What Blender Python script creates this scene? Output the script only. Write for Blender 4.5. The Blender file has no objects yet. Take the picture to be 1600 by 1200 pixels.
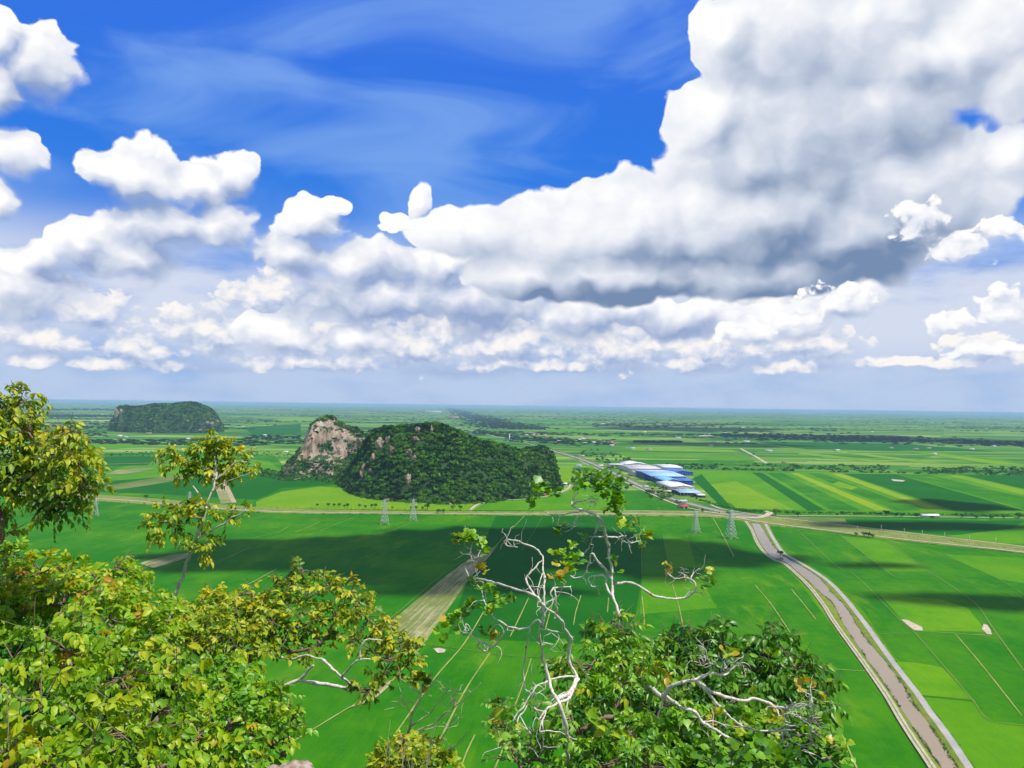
import bpy, math, random
import numpy as np
from mathutils import Matrix, Vector

sc = bpy.context.scene
R = math.radians
rng = np.random.default_rng(7)

# ------------------------------------------------------------------ camera
HC = 200.0            # eye height above the plain (m)
FPX = 1200.0          # focal length in pixels of the 1600-wide photograph
Wc = np.array([0.0136, 1.0, -34.0 / FPX]); Wc /= np.linalg.norm(Wc)
fc = np.array([0, 0, -1.0]); Yc = fc - Wc * fc.dot(Wc); Yc /= np.linalg.norm(Yc)
Xc = np.cross(Yc, Wc)
CM = np.array([Xc, Yc, Wc])          # camera coords -> world coords
cam_d = bpy.data.cameras.new('camera')
cam = bpy.data.objects.new('camera', cam_d)
sc.collection.objects.link(cam)
m4 = Matrix([[*CM[0], 0], [*CM[1], 0], [*CM[2], HC], [0, 0, 0, 1]])
cam.matrix_world = m4
cam_d.sensor_width = 36.0
cam_d.lens = FPX / 1600 * 36
cam_d.clip_start = 0.1
cam_d.clip_end = 400000
sc.camera = cam


def ray(px, py):
    return CM @ np.array([px - 800.0, 600.0 - py, -FPX])


def G(px, py, z=0.0):
    r = ray(px, py)
    t = (z - HC) / r[2]
    return np.array([r[0] * t, r[1] * t])


def P(px, py, d):
    """point seen at a place of the photograph, d metres ahead"""
    r = ray(px, py)
    t = d / r[1]
    return np.array([r[0] * t, d, HC + r[2] * t])


def azel(px, py):
    r = ray(px, py)
    return math.degrees(math.atan2(r[0], r[1])), math.degrees(math.atan2(r[2], math.hypot(r[0], r[1])))


# ------------------------------------------------------------------ exposure
sc.view_settings.view_transform = 'Standard'
sc.view_settings.look = 'None'
sc.view_settings.gamma = 1
sc.view_settings.exposure = 0.0
sc.cycles.max_bounces = 6
sc.cycles.diffuse_bounces = 3
sc.cycles.glossy_bounces = 2
sc.cycles.transmission_bounces = 4
sc.cycles.volume_bounces = 1
sc.cycles.transparent_max_bounces = 8
sc.cycles.caustics_reflective = False
sc.cycles.caustics_refractive = False

# ------------------------------------------------------------------ sun
SUN_EL, SUN_AZ = 62.0, 116.0      # azimuth clockwise from the view direction
sd = np.array([math.cos(R(SUN_EL)) * math.sin(R(SUN_AZ)), math.cos(R(SUN_EL)) * math.cos(R(SUN_AZ)), math.sin(R(SUN_EL))])
sun_d = bpy.data.lights.new('sun', 'SUN')
sun_d.energy = 4.9
sun_d.angle = R(0.53)
sun_d.color = (1.0, 0.95, 0.87)
sun = bpy.data.objects.new('sun', sun_d)
sc.collection.objects.link(sun)
sun.rotation_euler = Vector(sd).to_track_quat('Z', 'Y').to_euler()

# ------------------------------------------------------------------ node helpers
class NT:
    def __init__(s, tree):
        s.t = tree; s.n = tree.nodes; s.l = tree.links

    def node(s, typ, **kw):
        n = s.n.new(typ)
        for k, v in kw.items():
            setattr(n, k, v)
        return n

    def put(s, sock, v):
        if isinstance(v, bpy.types.NodeSocket):
            s.l.new(v, sock)
        elif v is not None:
            sock.default_value = v

    def math(s, op, a, b=None, c=None, clamp=False):
        n = s.node('ShaderNodeMath', operation=op, use_clamp=clamp)
        s.put(n.inputs[0], a); s.put(n.inputs[1], b); s.put(n.inputs[2], c)
        return n.outputs[0]

    def vec(s, op, a, b=None, out=0):
        n = s.node('ShaderNodeVectorMath', operation=op)
        s.put(n.inputs[0], a)
        if op == 'SCALE':
            s.put(n.inputs['Scale'], b)
        else:
            s.put(n.inputs[1], b)
        return n.outputs[out]

    def sstep(s, v, a, b, lo=0.0, hi=1.0):
        n = s.node('ShaderNodeMapRange', interpolation_type='SMOOTHSTEP')
        s.put(n.inputs[0], v); s.put(n.inputs[1], a); s.put(n.inputs[2], b); s.put(n.inputs[3], lo); s.put(n.inputs[4], hi)
        return n.outputs[0]

    def lin(s, v, a, b, lo=0.0, hi=1.0):
        n = s.node('ShaderNodeMapRange', interpolation_type='LINEAR')
        s.put(n.inputs[0], v); s.put(n.inputs[1], a); s.put(n.inputs[2], b); s.put(n.inputs[3], lo); s.put(n.inputs[4], hi)
        return n.outputs[0]

    def noise(s, v, scale, detail=4, rough=0.5, dist=0.0, out=0, dim='3D'):
        n = s.node('ShaderNodeTexNoise', noise_dimensions=dim)
        s.put(n.inputs['Vector'], v); s.put(n.inputs['Scale'], scale); s.put(n.inputs['Detail'], detail)
        s.put(n.inputs['Roughness'], rough); s.put(n.inputs['Distortion'], dist)
        return n.outputs[out]

    def voro(s, v, scale, detail=0, rough=0.5, feature='F1', smooth=0.3, out=0, dim='3D'):
        n = s.node('ShaderNodeTexVoronoi', feature=feature, voronoi_dimensions=dim)
        s.put(n.inputs['Vector'], v); s.put(n.inputs['Scale'], scale); s.put(n.inputs['Detail'], detail)
        s.put(n.inputs['Roughness'], rough)
        if feature == 'SMOOTH_F1':
            s.put(n.inputs['Smoothness'], smooth)
        return n.outputs[out]

    def mix(s, fac, a, b, mode='MIX'):
        n = s.node('ShaderNodeMix', data_type='RGBA', blend_type=mode)
        s.put(n.inputs[0], fac)
        for sock, v in ((n.inputs[6], a), (n.inputs[7], b)):
            if isinstance(v, (tuple, list)) and len(v) == 3:
                v = (*v, 1)
            s.put(sock, v)
        return n.outputs[2]

    def ramp(s, fac, stops, interp='LINEAR'):
        n = s.node('ShaderNodeValToRGB')
        cr = n.color_ramp; cr.interpolation = interp
        while len(cr.elements) < len(stops):
            cr.elements.new(0.5)
        for e, (p, c) in zip(cr.elements, stops):
            e.position = p; e.color = (*c, 1) if len(c) == 3 else c
        s.put(n.inputs[0], fac)
        return n.outputs[0]


def srgb(r, g, b):
    return tuple(((c / 255) / 12.92 if c / 255 <= 0.04045 else ((c / 255 + 0.055) / 1.055) ** 2.4) for c in (r, g, b))


# ------------------------------------------------------------------ world: sky and its clouds
world = bpy.data.worlds.new('World')
sc.world = world
world.use_nodes = True
w = NT(world.node_tree)
w.n.clear()
out = w.node('ShaderNodeOutputWorld')
bg = w.node('ShaderNodeBackground')
BGS = 0.10
bg.inputs[1].default_value = BGS
sky = w.node('ShaderNodeTexSky', sky_type='NISHITA')
sky.sun_disc = False
sky.sun_elevation = R(SUN_EL)
sky.sun_rotation = R(SUN_AZ)
sky.altitude = 200
sky.air_density = 1.0
sky.dust_density = 0.4
sky.ozone_density = 3.0
tc = w.node('ShaderNodeTexCoord')
dirv = tc.outputs['Generated']
sep = w.node('ShaderNodeSeparateXYZ'); w.l.new(dirv, sep.inputs[0])
azn = w.math('MULTIPLY', w.math('ARCTAN2', sep.outputs[0], sep.outputs[1]), 57.29578)
eln = w.math('MULTIPLY', w.math('ARCSINE', sep.outputs[2]), 57.29578)
cmb = w.node('ShaderNodeCombineXYZ'); w.l.new(azn, cmb.inputs[0]); w.l.new(eln, cmb.inputs[1])
pos = cmb.outputs[0]          # (azimuth, elevation) in degrees


def field_group(name, blobs):
    """soft union of elliptical cloud masses, given by azimuth, elevation and size"""
    g = bpy.data.node_groups.new(name, 'ShaderNodeTree')
    g.interface.new_socket('v', in_out='INPUT', socket_type='NodeSocketVector')
    g.interface.new_socket('f', in_out='OUTPUT', socket_type='NodeSocketFloat')
    t = NT(g)
    gi = t.node('NodeGroupInput'); go = t.node('NodeGroupOutput')
    acc = None
    for (px, py, rx, ry, *amp) in blobs:
        k = amp[0] if amp else 1.0
        a, e = azel(px, py)
        a1, _ = azel(px + rx, py); a0, _ = azel(px - rx, py)
        _, e1 = azel(px, py - ry); _, e0 = azel(px, py + ry)
        ra, re = k * (a1 - a0) / 2, k * (e1 - e0) / 2
        n = t.node('ShaderNodeVectorMath', operation='MULTIPLY_ADD')
        t.l.new(gi.outputs[0], n.inputs[0]); n.inputs[1].default_value = (1 / ra, 1 / re, 0); n.inputs[2].default_value = (-a / ra, -e / re, 0)
        ln = t.vec('LENGTH', n.outputs[0], out=1)
        acc = ln if acc is None else t.math('SMOOTH_MIN', acc, ln, 0.12)
    acc = t.math('SUBTRACT', 1.0, acc)
    t.l.new(acc, go.inputs[0])
    return g


def use_field(g, v):
    n = w.node('ShaderNodeGroup'); n.node_tree = g
    w.l.new(v, n.inputs[0])
    return n.outputs[0]


def layer(under, blobs, name, nscale, amp, dx, dy, light, mid, dark, shade=None, kk=1.0, bias=0.0, seed=0.0, edges=(0.15, 0.8), aniso=1.25, cover=1.0, top=None, gain=1.0, wb=1.0, base=None, bk=0.22, sk=0.34):
    """one layer of cumulus: coverage from the masses plus billowing noise; tone from the relief seen towards the light"""
    g = field_group(name, blobs)
    wob = w.noise(w.vec('ADD', pos, (seed, seed, 0)), 0.35 * nscale, 2, 0.6, out=1, dim='2D')
    wob = w.vec('SCALE', w.vec('SUBTRACT', wob, (0.5, 0.5, 0.5)), 1.3 * wb / nscale)
    p0 = w.vec('ADD', pos, wob)
    dens = []
    for off in ((0, 0, 0), (dx, dy, 0)):
        p = w.vec('ADD', p0, off)
        F = w.math('MULTIPLY', use_field(g, p), gain)
        nv = w.vec('MULTIPLY', w.vec('ADD', p, (seed, seed * 0.7, seed)), (1.0, aniso, 1.0))
        puff = w.voro(nv, 0.42 * nscale, 2.6, 0.5, 'SMOOTH_F1', 0.6, dim='2D')
        fb = w.noise(nv, 0.26 * nscale, 6, 0.55, dim='2D')
        bil = w.math('ADD', w.math('MULTIPLY', w.math('SUBTRACT', 0.40, puff), 0.9), w.math('MULTIPLY', w.math('SUBTRACT', fb, 0.5), 1.35))
        dens.append((F, w.math('MULTIPLY_ADD', bil, amp, F), bil))
    (F0, D0, B0), (F1, D1, B1) = dens
    rel = w.math('SUBTRACT', D0, D1)
    ew = w.lin(rel, -0.25, 0.25, edges[1], edges[0])
    alpha = w.sstep(D0, 0.0, ew)
    if cover != 1.0:
        alpha = w.math('MULTIPLY', alpha, cover)
    lit = w.math('MULTIPLY_ADD', rel, 1.15 * kk, 0.62 + bias)
    lit = w.math('MULTIPLY_ADD', B0, bk, lit)
    if shade:
        gs = field_group(name + '_shade', shade)
        S = w.sstep(use_field(gs, w.vec('ADD', pos, w.vec('SCALE', wob, 1.6))), -0.15, 0.75)
        lit = w.math('MULTIPLY_ADD', S, -sk, lit)
    if base:
        gb = field_group(name + '_base', base)
        S2 = w.sstep(use_field(gb, w.vec('ADD', pos, w.vec('SCALE', wob, 0.8))), -0.7, 0.9)
        lit = w.math('MULTIPLY_ADD', S2, -0.25, lit)
    lit = w.math('MULTIPLY_ADD', w.sstep(D0, 0.35, 0.0), 0.10, lit, clamp=True)
    col = w.ramp(lit, [(0.0, dark), (0.45, mid), (0.80, light), (1.0, top or light)], 'LINEAR')
    return w.mix(alpha, under, w.vec('SCALE', col, 1.0 / BGS)), alpha


# blue of the clear sky: Nishita deepened towards the photograph's hue, paler to the horizon
hs = w.node('ShaderNodeHueSaturation'); hs.inputs['Saturation'].default_value = 1.35
hs.inputs['Hue'].default_value = 0.515
w.l.new(sky.outputs[0], hs.inputs['Color'])
base = w.mix(w.sstep(eln, 1.0, 17.0, 0.0, 1.0), tuple(c / BGS for c in srgb(160, 188, 228)), w.mix(0.75, hs.outputs[0], tuple(c / BGS for c in srgb(42, 130, 242))))
deep = w.sstep(eln, 13.0, 28.0)
base = w.mix(w.math('MULTIPLY', deep, 0.6), base, tuple(c / BGS for c in srgb(62, 112, 230)))
# thin high cloud streaks and the milky veil low down
cv = w.vec('MULTIPLY', pos, (0.045, 0.16, 1))
ci = w.noise(cv, 1.0, 5, 0.5, 0.8, dim='2D')
base = w.mix(w.math('MULTIPLY', w.sstep(ci, 0.36, 0.74), 0.60), base, tuple(c / BGS for c in srgb(140, 182, 242)))
vl = w.math('MULTIPLY', w.sstep(eln, 13.5, 8.0), w.sstep(w.noise(w.vec('MULTIPLY', pos, (0.09, 0.25, 1)), 1.0, 5, 0.55, dim='2D'), 0.22, 0.56))
base = w.mix(w.math('MULTIPLY', vl, 0.95), base, w.mix(w.sstep(eln, 5.5, 1.5), tuple(c / BGS for c in srgb(214, 222, 240)), tuple(c / BGS for c in srgb(186, 205, 235))))

WH = srgb(255, 255, 255)
bandA = [(60, 530, 130, 40), (200, 545, 120, 34), (330, 520, 120, 60), (480, 535, 150, 50), (420, 470, 110, 70, 0.9), (640, 540, 160, 55), (800, 540, 170, 50),
         (960, 545, 170, 48), (1120, 550, 160, 42), (1250, 540, 130, 40), (1180, 480, 170, 60, 0.9), (1530, 540, 90, 26), (150, 490, 120, 60, 0.8), (30, 470, 90, 70),
         (1380, 560, 60, 12, 0.7), (480, 566, 220, 22), (820, 568, 220, 20), (1080, 566, 170, 20), (1230, 572, 110, 16), (180, 568, 170, 16), (1460, 566, 160, 14), (1580, 556, 70, 14), (60, 560, 90, 20)]
lowD = [(560, 572, 200, 22), (720, 580, 330, 26), (920, 578, 260, 22), (1080, 570, 180, 20), (320, 574, 200, 15), (1250, 570, 150, 15)]
colr, _ = layer(base, lowD, 'low_stratus', 0.6, 0.5, 0.0, 0.5, srgb(172, 192, 226), srgb(150, 175, 218), srgb(130, 158, 206), None, 0.3, 0, 21.0, (0.9, 1.2), 3.0, 0.9, wb=0.12)
colr, _ = layer(colr, bandA, 'far_band', 1.7, 0.66, -0.3, 0.8, srgb(240, 240, 244), srgb(196, 208, 232), srgb(140, 165, 208), None, 0.5, -0.04, 11.3, (0.20, 0.9), 1.4, 0.95, srgb(254, 250, 245), gain=1.45)
midB = [(215, 280, 100, 70), (320, 290, 90, 55), (370, 275, 45, 50), (160, 270, 50, 40), (250, 350, 120, 60), (130, 380, 70, 50), (200, 400, 130, 60), (40, 450, 150, 75),
        (50, 100, 95, 75), (0, 60, 50, 60), (0, 130, 60, 60), (20, 240, 60, 48), (0, 320, 40, 50), (60, 400, 60, 50, 0.8), (350, 350, 70, 50),
        (490, 345, 65, 50), (520, 320, 35, 22), (455, 400, 90, 50), (580, 410, 110, 48), (700, 410, 75, 50), (600, 470, 190, 70), (760, 470, 130, 80),
        (655, 320, 24, 40), (625, 350, 34, 18), (430, 520, 100, 46, 0.9), (560, 525, 90, 46, 0.9), (1310, 470, 90, 42), (1240, 500, 90, 40), (1180, 520, 60, 30), (1060, 500, 170, 42),
        (900, 500, 120, 50)]
midS = [(290, 400, 130, 50), (90, 430, 90, 40), (470, 400, 50, 40), (230, 330, 90, 30), (370, 300, 30, 30), (60, 150, 60, 40), (150, 400, 60, 30), (560, 440, 60, 30), (640, 430, 110, 40), (500, 470, 170, 40), (730, 500, 160, 60), (1000, 510, 200, 30), (30, 170, 70, 30)]
colr, _ = layer(colr, midB, 'mid_cumulus', 0.95, 0.55, -0.5, 1.2, srgb(240, 242, 249), srgb(205, 214, 233), srgb(150, 170, 208), midS, 0.45, 0.0, 3.1, top=WH, gain=1.65)
bigC = [(1330, 40, 270, 150), (1540, 60, 210, 150), (1250, 210, 240, 160), (1430, 300, 190, 130), (1180, 340, 230, 130), (1330, 370, 180, 90),
        (990, 350, 150, 100), (860, 375, 140, 85), (740, 365, 110, 50), (1110, 190, 85, 75), (1130, 60, 60, 90), (1160, 250, 130, 120), (960, 430, 230, 52), (1180, 430, 230, 46),
        (820, 430, 120, 50), (1590, 110, 120, 90), (1390, 180, 130, 120), (1440, 90, 140, 80), (1590, 240, 90, 60)]
bigB = [(1180, 425, 300, 42), (960, 455, 230, 22), (1340, 400, 170, 60), (1260, 440, 160, 30)]
bigS = [(1300, 300, 230, 190), (1400, 350, 150, 120), (1210, 410, 330, 60), (1420, 220, 140, 130), (1250, 150, 150, 110), (960, 462, 260, 26), (1350, 430, 150, 40), (1180, 250, 120, 120)]
colr, _ = layer(colr, bigC, 'great_cloud', 0.75, 0.50, -0.9, 1.3, srgb(238, 241, 248), srgb(198, 208, 226), srgb(118, 142, 178), bigS, 0.24, 0.10, 6.7, top=WH, edges=(0.16, 0.45), gain=2.4, base=bigB, bk=0.14, sk=0.25)
sunC = [(1440, 345, 60, 42), (1500, 385, 80, 40), (1560, 362, 55, 28), (1480, 505, 62, 26), (1570, 480, 55, 44), (1540, 545, 95, 22), (1300, 470, 80, 34), (1240, 500, 60, 26), (1150, 520, 40, 22), (620, 352, 30, 14)]
colr, _ = layer(colr, sunC, 'near_cumulus', 1.6, 0.62, -0.3, 0.8, srgb(244, 245, 250), srgb(208, 217, 235), srgb(160, 180, 212), None, 0.55, 0.08, 15.7, top=WH)
w.l.new(colr, bg.inputs[0])
# the cloud field lies in one quarter of the sky; elsewhere the clear sky with a thin veil (keeps the shader cheap there)
bg0 = w.node('ShaderNodeBackground'); bg0.inputs[1].default_value = BGS
w.l.new(w.mix(0.55, hs.outputs[0], tuple(c / BGS for c in srgb(205, 214, 230))), bg0.inputs[0])
inside = w.math('MULTIPLY', w.math('GREATER_THAN', w.math('COMPARE', eln, 20.0, 24.0), 0.5), w.math('LESS_THAN', w.math('ABSOLUTE', azn), 50.0))
ms = w.node('ShaderNodeMixShader')
w.l.new(inside, ms.inputs[0]); w.l.new(bg0.outputs[0], ms.inputs[1]); w.l.new(bg.outputs[0], ms.inputs[2])
w.l.new(ms.outputs[0], out.inputs[0])
world.cycles.sampling_method = 'NONE'
sc.cycles.use_adaptive_sampling = True
sc.cycles.adaptive_threshold = 0.02
sc.cycles.adaptive_min_samples = 12
# ------------------------------------------------------------------ object helpers
def tag(o, label=None, cat=None, group=None, kind=None):
    if label: o['label'] = label
    if cat: o['category'] = cat
    if group: o['group'] = group
    if kind: o['kind'] = kind
    return o


def mk(name, V, faces, mat, parent=None, smooth=False, tint=None, loc=None, mats=None, mi=None):
    """link one mesh object; faces = list of index arrays with 3 or 4 columns"""
    V = np.asarray(V, dtype=np.float32)
    if not isinstance(faces, (list, tuple)):
        faces = [faces]
    faces = [np.asarray(f, dtype=np.int32) for f in faces if len(f)]
    me = bpy.data.meshes.new(name)
    me.vertices.add(len(V)); me.vertices.foreach_set('co', V.ravel())
    nl = sum(f.size for f in faces); npoly = sum(len(f) for f in faces)
    me.loops.add(nl); me.polygons.add(npoly)
    me.loops.foreach_set('vertex_index', np.concatenate([f.ravel() for f in faces]))
    tot = np.concatenate([np.full(len(f), f.shape[1], dtype=np.int32) for f in faces])
    me.polygons.foreach_set('loop_start', np.concatenate([[0], np.cumsum(tot)[:-1]]).astype(np.int32))
    me.polygons.foreach_set('loop_total', tot)
    if smooth:
        me.polygons.foreach_set('use_smooth', np.ones(npoly, dtype=bool))
    if tint is not None:
        at = me.attributes.new('tint', 'FLOAT', 'POINT'); at.data.foreach_set('value', np.asarray(tint, dtype=np.float32))
    for m_ in (mats or [mat]):
        me.materials.append(m_)
    if mi is not None:
        me.polygons.foreach_set('material_index', np.asarray(mi, dtype=np.int32))
    me.update(calc_edges=True)
    o = bpy.data.objects.new(name, me)
    sc.collection.objects.link(o)
    if parent is not None:
        o.parent = parent
    if loc is not None:
        o.location = loc
    return o


def empty(name, loc, label=None, cat=None, group=None, rz=0.0):
    o = bpy.data.objects.new(name, None); o.empty_display_size = 0.3
    sc.collection.objects.link(o); o.location = loc; o.rotation_euler = (0, 0, rz)
    return tag(o, label, cat, group)


def copy_tree(o, parent=None):
    c = o.copy(); sc.collection.objects.link(c)
    if parent is not None:
        c.parent = parent
    for ch in list(o.children):
        copy_tree(ch, c)
    return c


class MB:
    """collects shapes into one mesh"""
    def __init__(s):
        s.V = []; s.F3 = []; s.F4 = []; s.T = []; s.n = 0

    def add(s, V, F3=(), F4=(), t=0.5):
        V = np.asarray(V, float).reshape(-1, 3)
        if len(F3): s.F3.append(np.asarray(F3, int) + s.n)
        if len(F4): s.F4.append(np.asarray(F4, int) + s.n)
        s.V.append(V); s.n += len(V)
        s.T.append(np.broadcast_to(np.asarray(t, float), (len(V),)))

    def box(s, c, size, rz=0.0, t=0.5):
        x, y, z = np.array(size) / 2
        V = np.array([[-x, -y, -z], [x, -y, -z], [x, y, -z], [-x, y, -z], [-x, -y, z], [x, -y, z], [x, y, z], [-x, y, z]])
        if rz:
            c_, s_ = math.cos(rz), math.sin(rz)
            V = V @ np.array([[c_, s_, 0], [-s_, c_, 0], [0, 0, 1]])
        s.add(V + np.array(c), F4=[[0, 3, 2, 1], [4, 5, 6, 7], [0, 1, 5, 4], [1, 2, 6, 5], [2, 3, 7, 6], [3, 0, 4, 7]], t=t)

    def tube(s, pts, rad, sides=6, t=0.5, cap=True):
        pts = np.asarray(pts, float); n = len(pts)
        rad = np.broadcast_to(np.asarray(rad, float), (n,))
        d = np.gradient(pts, axis=0); d /= np.linalg.norm(d, axis=1)[:, None] + 1e-9
        ref = np.array([0.31, 0.17, 0.93]) if abs(d[0][2]) < 0.85 else np.array([1, 0.1, 0.0])
        u = np.cross(d, ref); u /= np.linalg.norm(u, axis=1)[:, None] + 1e-9
        for i in range(1, n):
            if u[i].dot(u[i - 1]) < 0:
                u[i] = -u[i]
        v = np.cross(d, u)
        a = np.arange(sides) * 2 * np.pi / sides
        ring = (np.cos(a)[None, :, None] * u[:, None, :] + np.sin(a)[None, :, None] * v[:, None, :]) * rad[:, None, None] + pts[:, None, :]
        V = ring.reshape(-1, 3)
        i = np.arange(n - 1)[:, None] * sides; j = np.arange(sides)[None, :]; k = (j + 1) % sides
        F4 = np.stack([i + j, i + k, i + sides + k, i + sides + j], -1).reshape(-1, 4)
        F3 = []
        if cap:
            V = np.vstack([V, pts[0], pts[-1]])
            b, e = n * sides, n * sides + 1
            F3 = [[b, (q + 1) % sides, q] for q in range(sides)] + [[e, (n - 1) * sides + q, (n - 1) * sides + (q + 1) % sides] for q in range(sides)]
        s.add(V, F3=F3, F4=F4, t=t)

    def build(s, name, mat, parent=None, smooth=False, **kw):
        if not s.V:
            return None
        fs = []
        if s.F3: fs.append(np.vstack(s.F3))
        if s.F4: fs.append(np.vstack(s.F4))
        return mk(name, np.vstack(s.V), fs, mat, parent, smooth, tint=np.concatenate(s.T), **kw)


def spline(pts, step=4):
    """Catmull-Rom through the rows of pts"""
    pts = np.asarray(pts, float)
    if len(pts) < 3:
        t = np.linspace(0, 1, step + 1)[:, None]
        return pts[0] * (1 - t) + pts[-1] * t
    e = np.vstack([2 * pts[0] - pts[1], pts, 2 * pts[-1] - pts[-2]])
    o = []
    for i in range(1, len(e) - 2):
        for k in range(step):
            t = k / step
            a, b, c, d = e[i - 1], e[i], e[i + 1], e[i + 2]
            o.append(0.5 * ((2 * b) + (c - a) * t + (2 * a - 5 * b + 4 * c - d) * t * t + (3 * b - a - 3 * c + d) * t ** 3))
    o.append(pts[-1])
    return np.array(o)


# value noise for shaping terrain and crowns
_perm = np.random.default_rng(3).random((64, 64, 64)).astype(np.float32)
def vnoise(p):
    p = np.asarray(p, float); i = np.floor(p).astype(int); f = p - i; f = f * f * (3 - 2 * f); i &= 63; j = (i + 1) & 63
    x0, y0, z0 = i[..., 0], i[..., 1], i[..., 2]; x1, y1, z1 = j[..., 0], j[..., 1], j[..., 2]
    fx, fy, fz = f[..., 0], f[..., 1], f[..., 2]
    def L(a, b, t): return a + (b - a) * t
    return L(L(L(_perm[x0, y0, z0], _perm[x1, y0, z0], fx), L(_perm[x0, y1, z0], _perm[x1, y1, z0], fx), fy),
             L(L(_perm[x0, y0, z1], _perm[x1, y0, z1], fx), L(_perm[x0, y1, z1], _perm[x1, y1, z1], fx), fy), fz)
def fbm(p, o=4):
    p = np.asarray(p, float); s_ = 0; a = 0.5
    for _ in range(o):
        s_ = s_ + a * (vnoise(p) - 0.5); p = p * 2.03 + 7.1; a *= 0.5
    return s_


# ------------------------------------------------------------------ materials
def new_mat(name):
    m = bpy.data.materials.new(name); m.use_nodes = True
    t = NT(m.node_tree); t.n.clear()
    o = t.node('ShaderNodeOutputMaterial')
    b = t.node('ShaderNodeBsdfPrincipled')
    t.l.new(b.outputs[0], o.inputs[0])
    b.inputs['Roughness'].default_value = 0.85
    b.inputs['Specular IOR Level'].default_value = 0.25
    return m, t, b, o


def world_pos(t):
    g = t.node('ShaderNodeNewGeometry'); return g.outputs['Position']


def field_mat(name, c0, c1, stripe=0.25, patch=0.5, ang=0.0, c2=None):
    """rice field: colour wanders between c0 and c1, faint sowing lines, thin patches of c2"""
    m, t, b, o = new_mat(name)
    p = world_pos(t)
    mp = t.node('ShaderNodeMapping'); mp.inputs['Rotation'].default_value = (0, 0, ang); t.l.new(p, mp.inputs[0])
    q = mp.outputs[0]
    big = t.noise(q, 0.006, 4, 0.6)
    fine = t.noise(q, 0.09, 5, 0.65)
    st = t.noise(t.vec('MULTIPLY', q, (0.35, 0.012, 0.0)), 1.0, 3, 0.6)
    f = t.math('ADD', t.math('MULTIPLY', t.sstep(big, 0.35, 0.68), patch), t.math('MULTIPLY', t.math('SUBTRACT', st, 0.5), stripe))
    rows = t.noise(t.vec('MULTIPLY', q, (0.9, 0.03, 0.0)), 1.0, 2, 0.6)
    mot = t.noise(t.vec('MULTIPLY', q, (0.035, 0.012, 0.0)), 1.0, 5, 0.7, 0.6)
    f = t.math('ADD', f, t.math('MULTIPLY', t.math('SUBTRACT', fine, 0.5), 0.8))
    f = t.math('ADD', f, t.math('MULTIPLY', t.math('SUBTRACT', mot, 0.5), 1.1))
    f = t.math('ADD', f, t.math('MULTIPLY', t.math('SUBTRACT', rows, 0.5), 0.5), clamp=True)
    col = t.mix(f, c0, c1)
    if c2 is not None:
        th = t.sstep(t.noise(t.vec('MULTIPLY', q, (0.02, 0.006, 0)), 1.0, 6, 0.7), 0.54, 0.70)
        col = t.mix(t.math('MULTIPLY', th, 0.5), col, c2)
    t.l.new(col, b.inputs['Base Color'])
    b.inputs['Roughness'].default_value = 1.0
    b.inputs['Specular IOR Level'].default_value = 0.05
    bp = t.node('ShaderNodeBump'); bp.inputs['Strength'].default_value = 0.5; bp.inputs['Distance'].default_value = 0.6
    t.l.new(t.noise(q, 0.5, 4, 0.7), bp.inputs['Height']); t.l.new(bp.outputs[0], b.inputs['Normal'])
    return m


def plain_mat(name, c0, c1=None, scale=1.0, rough=0.85, metal=0.0, spec=0.25, detail=5):
    m, t, b, o = new_mat(name)
    c1 = c1 or tuple(x * 0.75 for x in c0)
    n = t.noise(world_pos(t), scale, detail, 0.65)
    t.l.new(t.mix(t.sstep(n, 0.3, 0.7), c1, c0), b.inputs['Base Color'])
    b.inputs['Roughness'].default_value = rough; b.inputs['Metallic'].default_value = metal
    b.inputs['Specular IOR Level'].default_value = spec
    return m


GR = (0.015, 0.140, 0.003); GR2 = (0.075, 0.235, 0.003)
M = {}
M['rice'] = field_mat('rice_green', GR, GR2, 0.2, 0.55, 0.1, c2=(0.14, 0.27, 0.01))
M['rice_deep'] = field_mat('rice_deep_green', (0.008, 0.100, 0.004), GR, 0.15, 0.4, 0.1)
M['rice_bright'] = field_mat('rice_bright_green', (0.055, 0.21, 0.003), (0.12, 0.28, 0.006), 0.3, 0.5, 0.1)
M['rice_yellow'] = field_mat('rice_yellow_green', (0.11, 0.26, 0.005), (0.20, 0.31, 0.008), 0.3, 0.5, 0.1)
M['rice_lime'] = field_mat('rice_lime_green', (0.060, 0.225, 0.004), (0.15, 0.30, 0.005), 0.3, 0.6, 0.1)
M['rice_ripe'] = field_mat('rice_ripening', (0.17, 0.29, 0.008), (0.27, 0.33, 0.012), 0.2, 0.5, 0.1)
_a, _b = G(635, 990), G(760, 865)
M['stubble'] = field_mat('stubble', (0.15, 0.19, 0.05), (0.50, 0.42, 0.27), 2.2, 0.5, math.pi / 2 - math.atan2(_b[1] - _a[1], _b[0] - _a[0]), c2=(0.06, 0.17, 0.02))
M['scrubland'] = field_mat('scrub_ground', (0.08, 0.15, 0.03), (0.22, 0.22, 0.08), 0.3, 0.6, 0.3)
M['bund'] = plain_mat('grass_bund', (0.15, 0.22, 0.02), (0.06, 0.18, 0.015), 0.1)
M['bund_dry'] = plain_mat('dry_bund', (0.34, 0.34, 0.10), (0.16, 0.24, 0.03), 0.06)
M['verge'] = plain_mat('canal_verge', (0.20, 0.23, 0.02), (0.10, 0.17, 0.015), 0.12)
M['earth'] = plain_mat('bare_earth', (0.46, 0.38, 0.24), (0.28, 0.22, 0.12), 0.08)
M['gravel'] = plain_mat('pale_gravel', (0.50, 0.45, 0.36), (0.34, 0.30, 0.22), 0.15)
M['road'] = plain_mat('grey_asphalt', (0.40, 0.38, 0.36), (0.30, 0.29, 0.27), 0.05)
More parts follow.
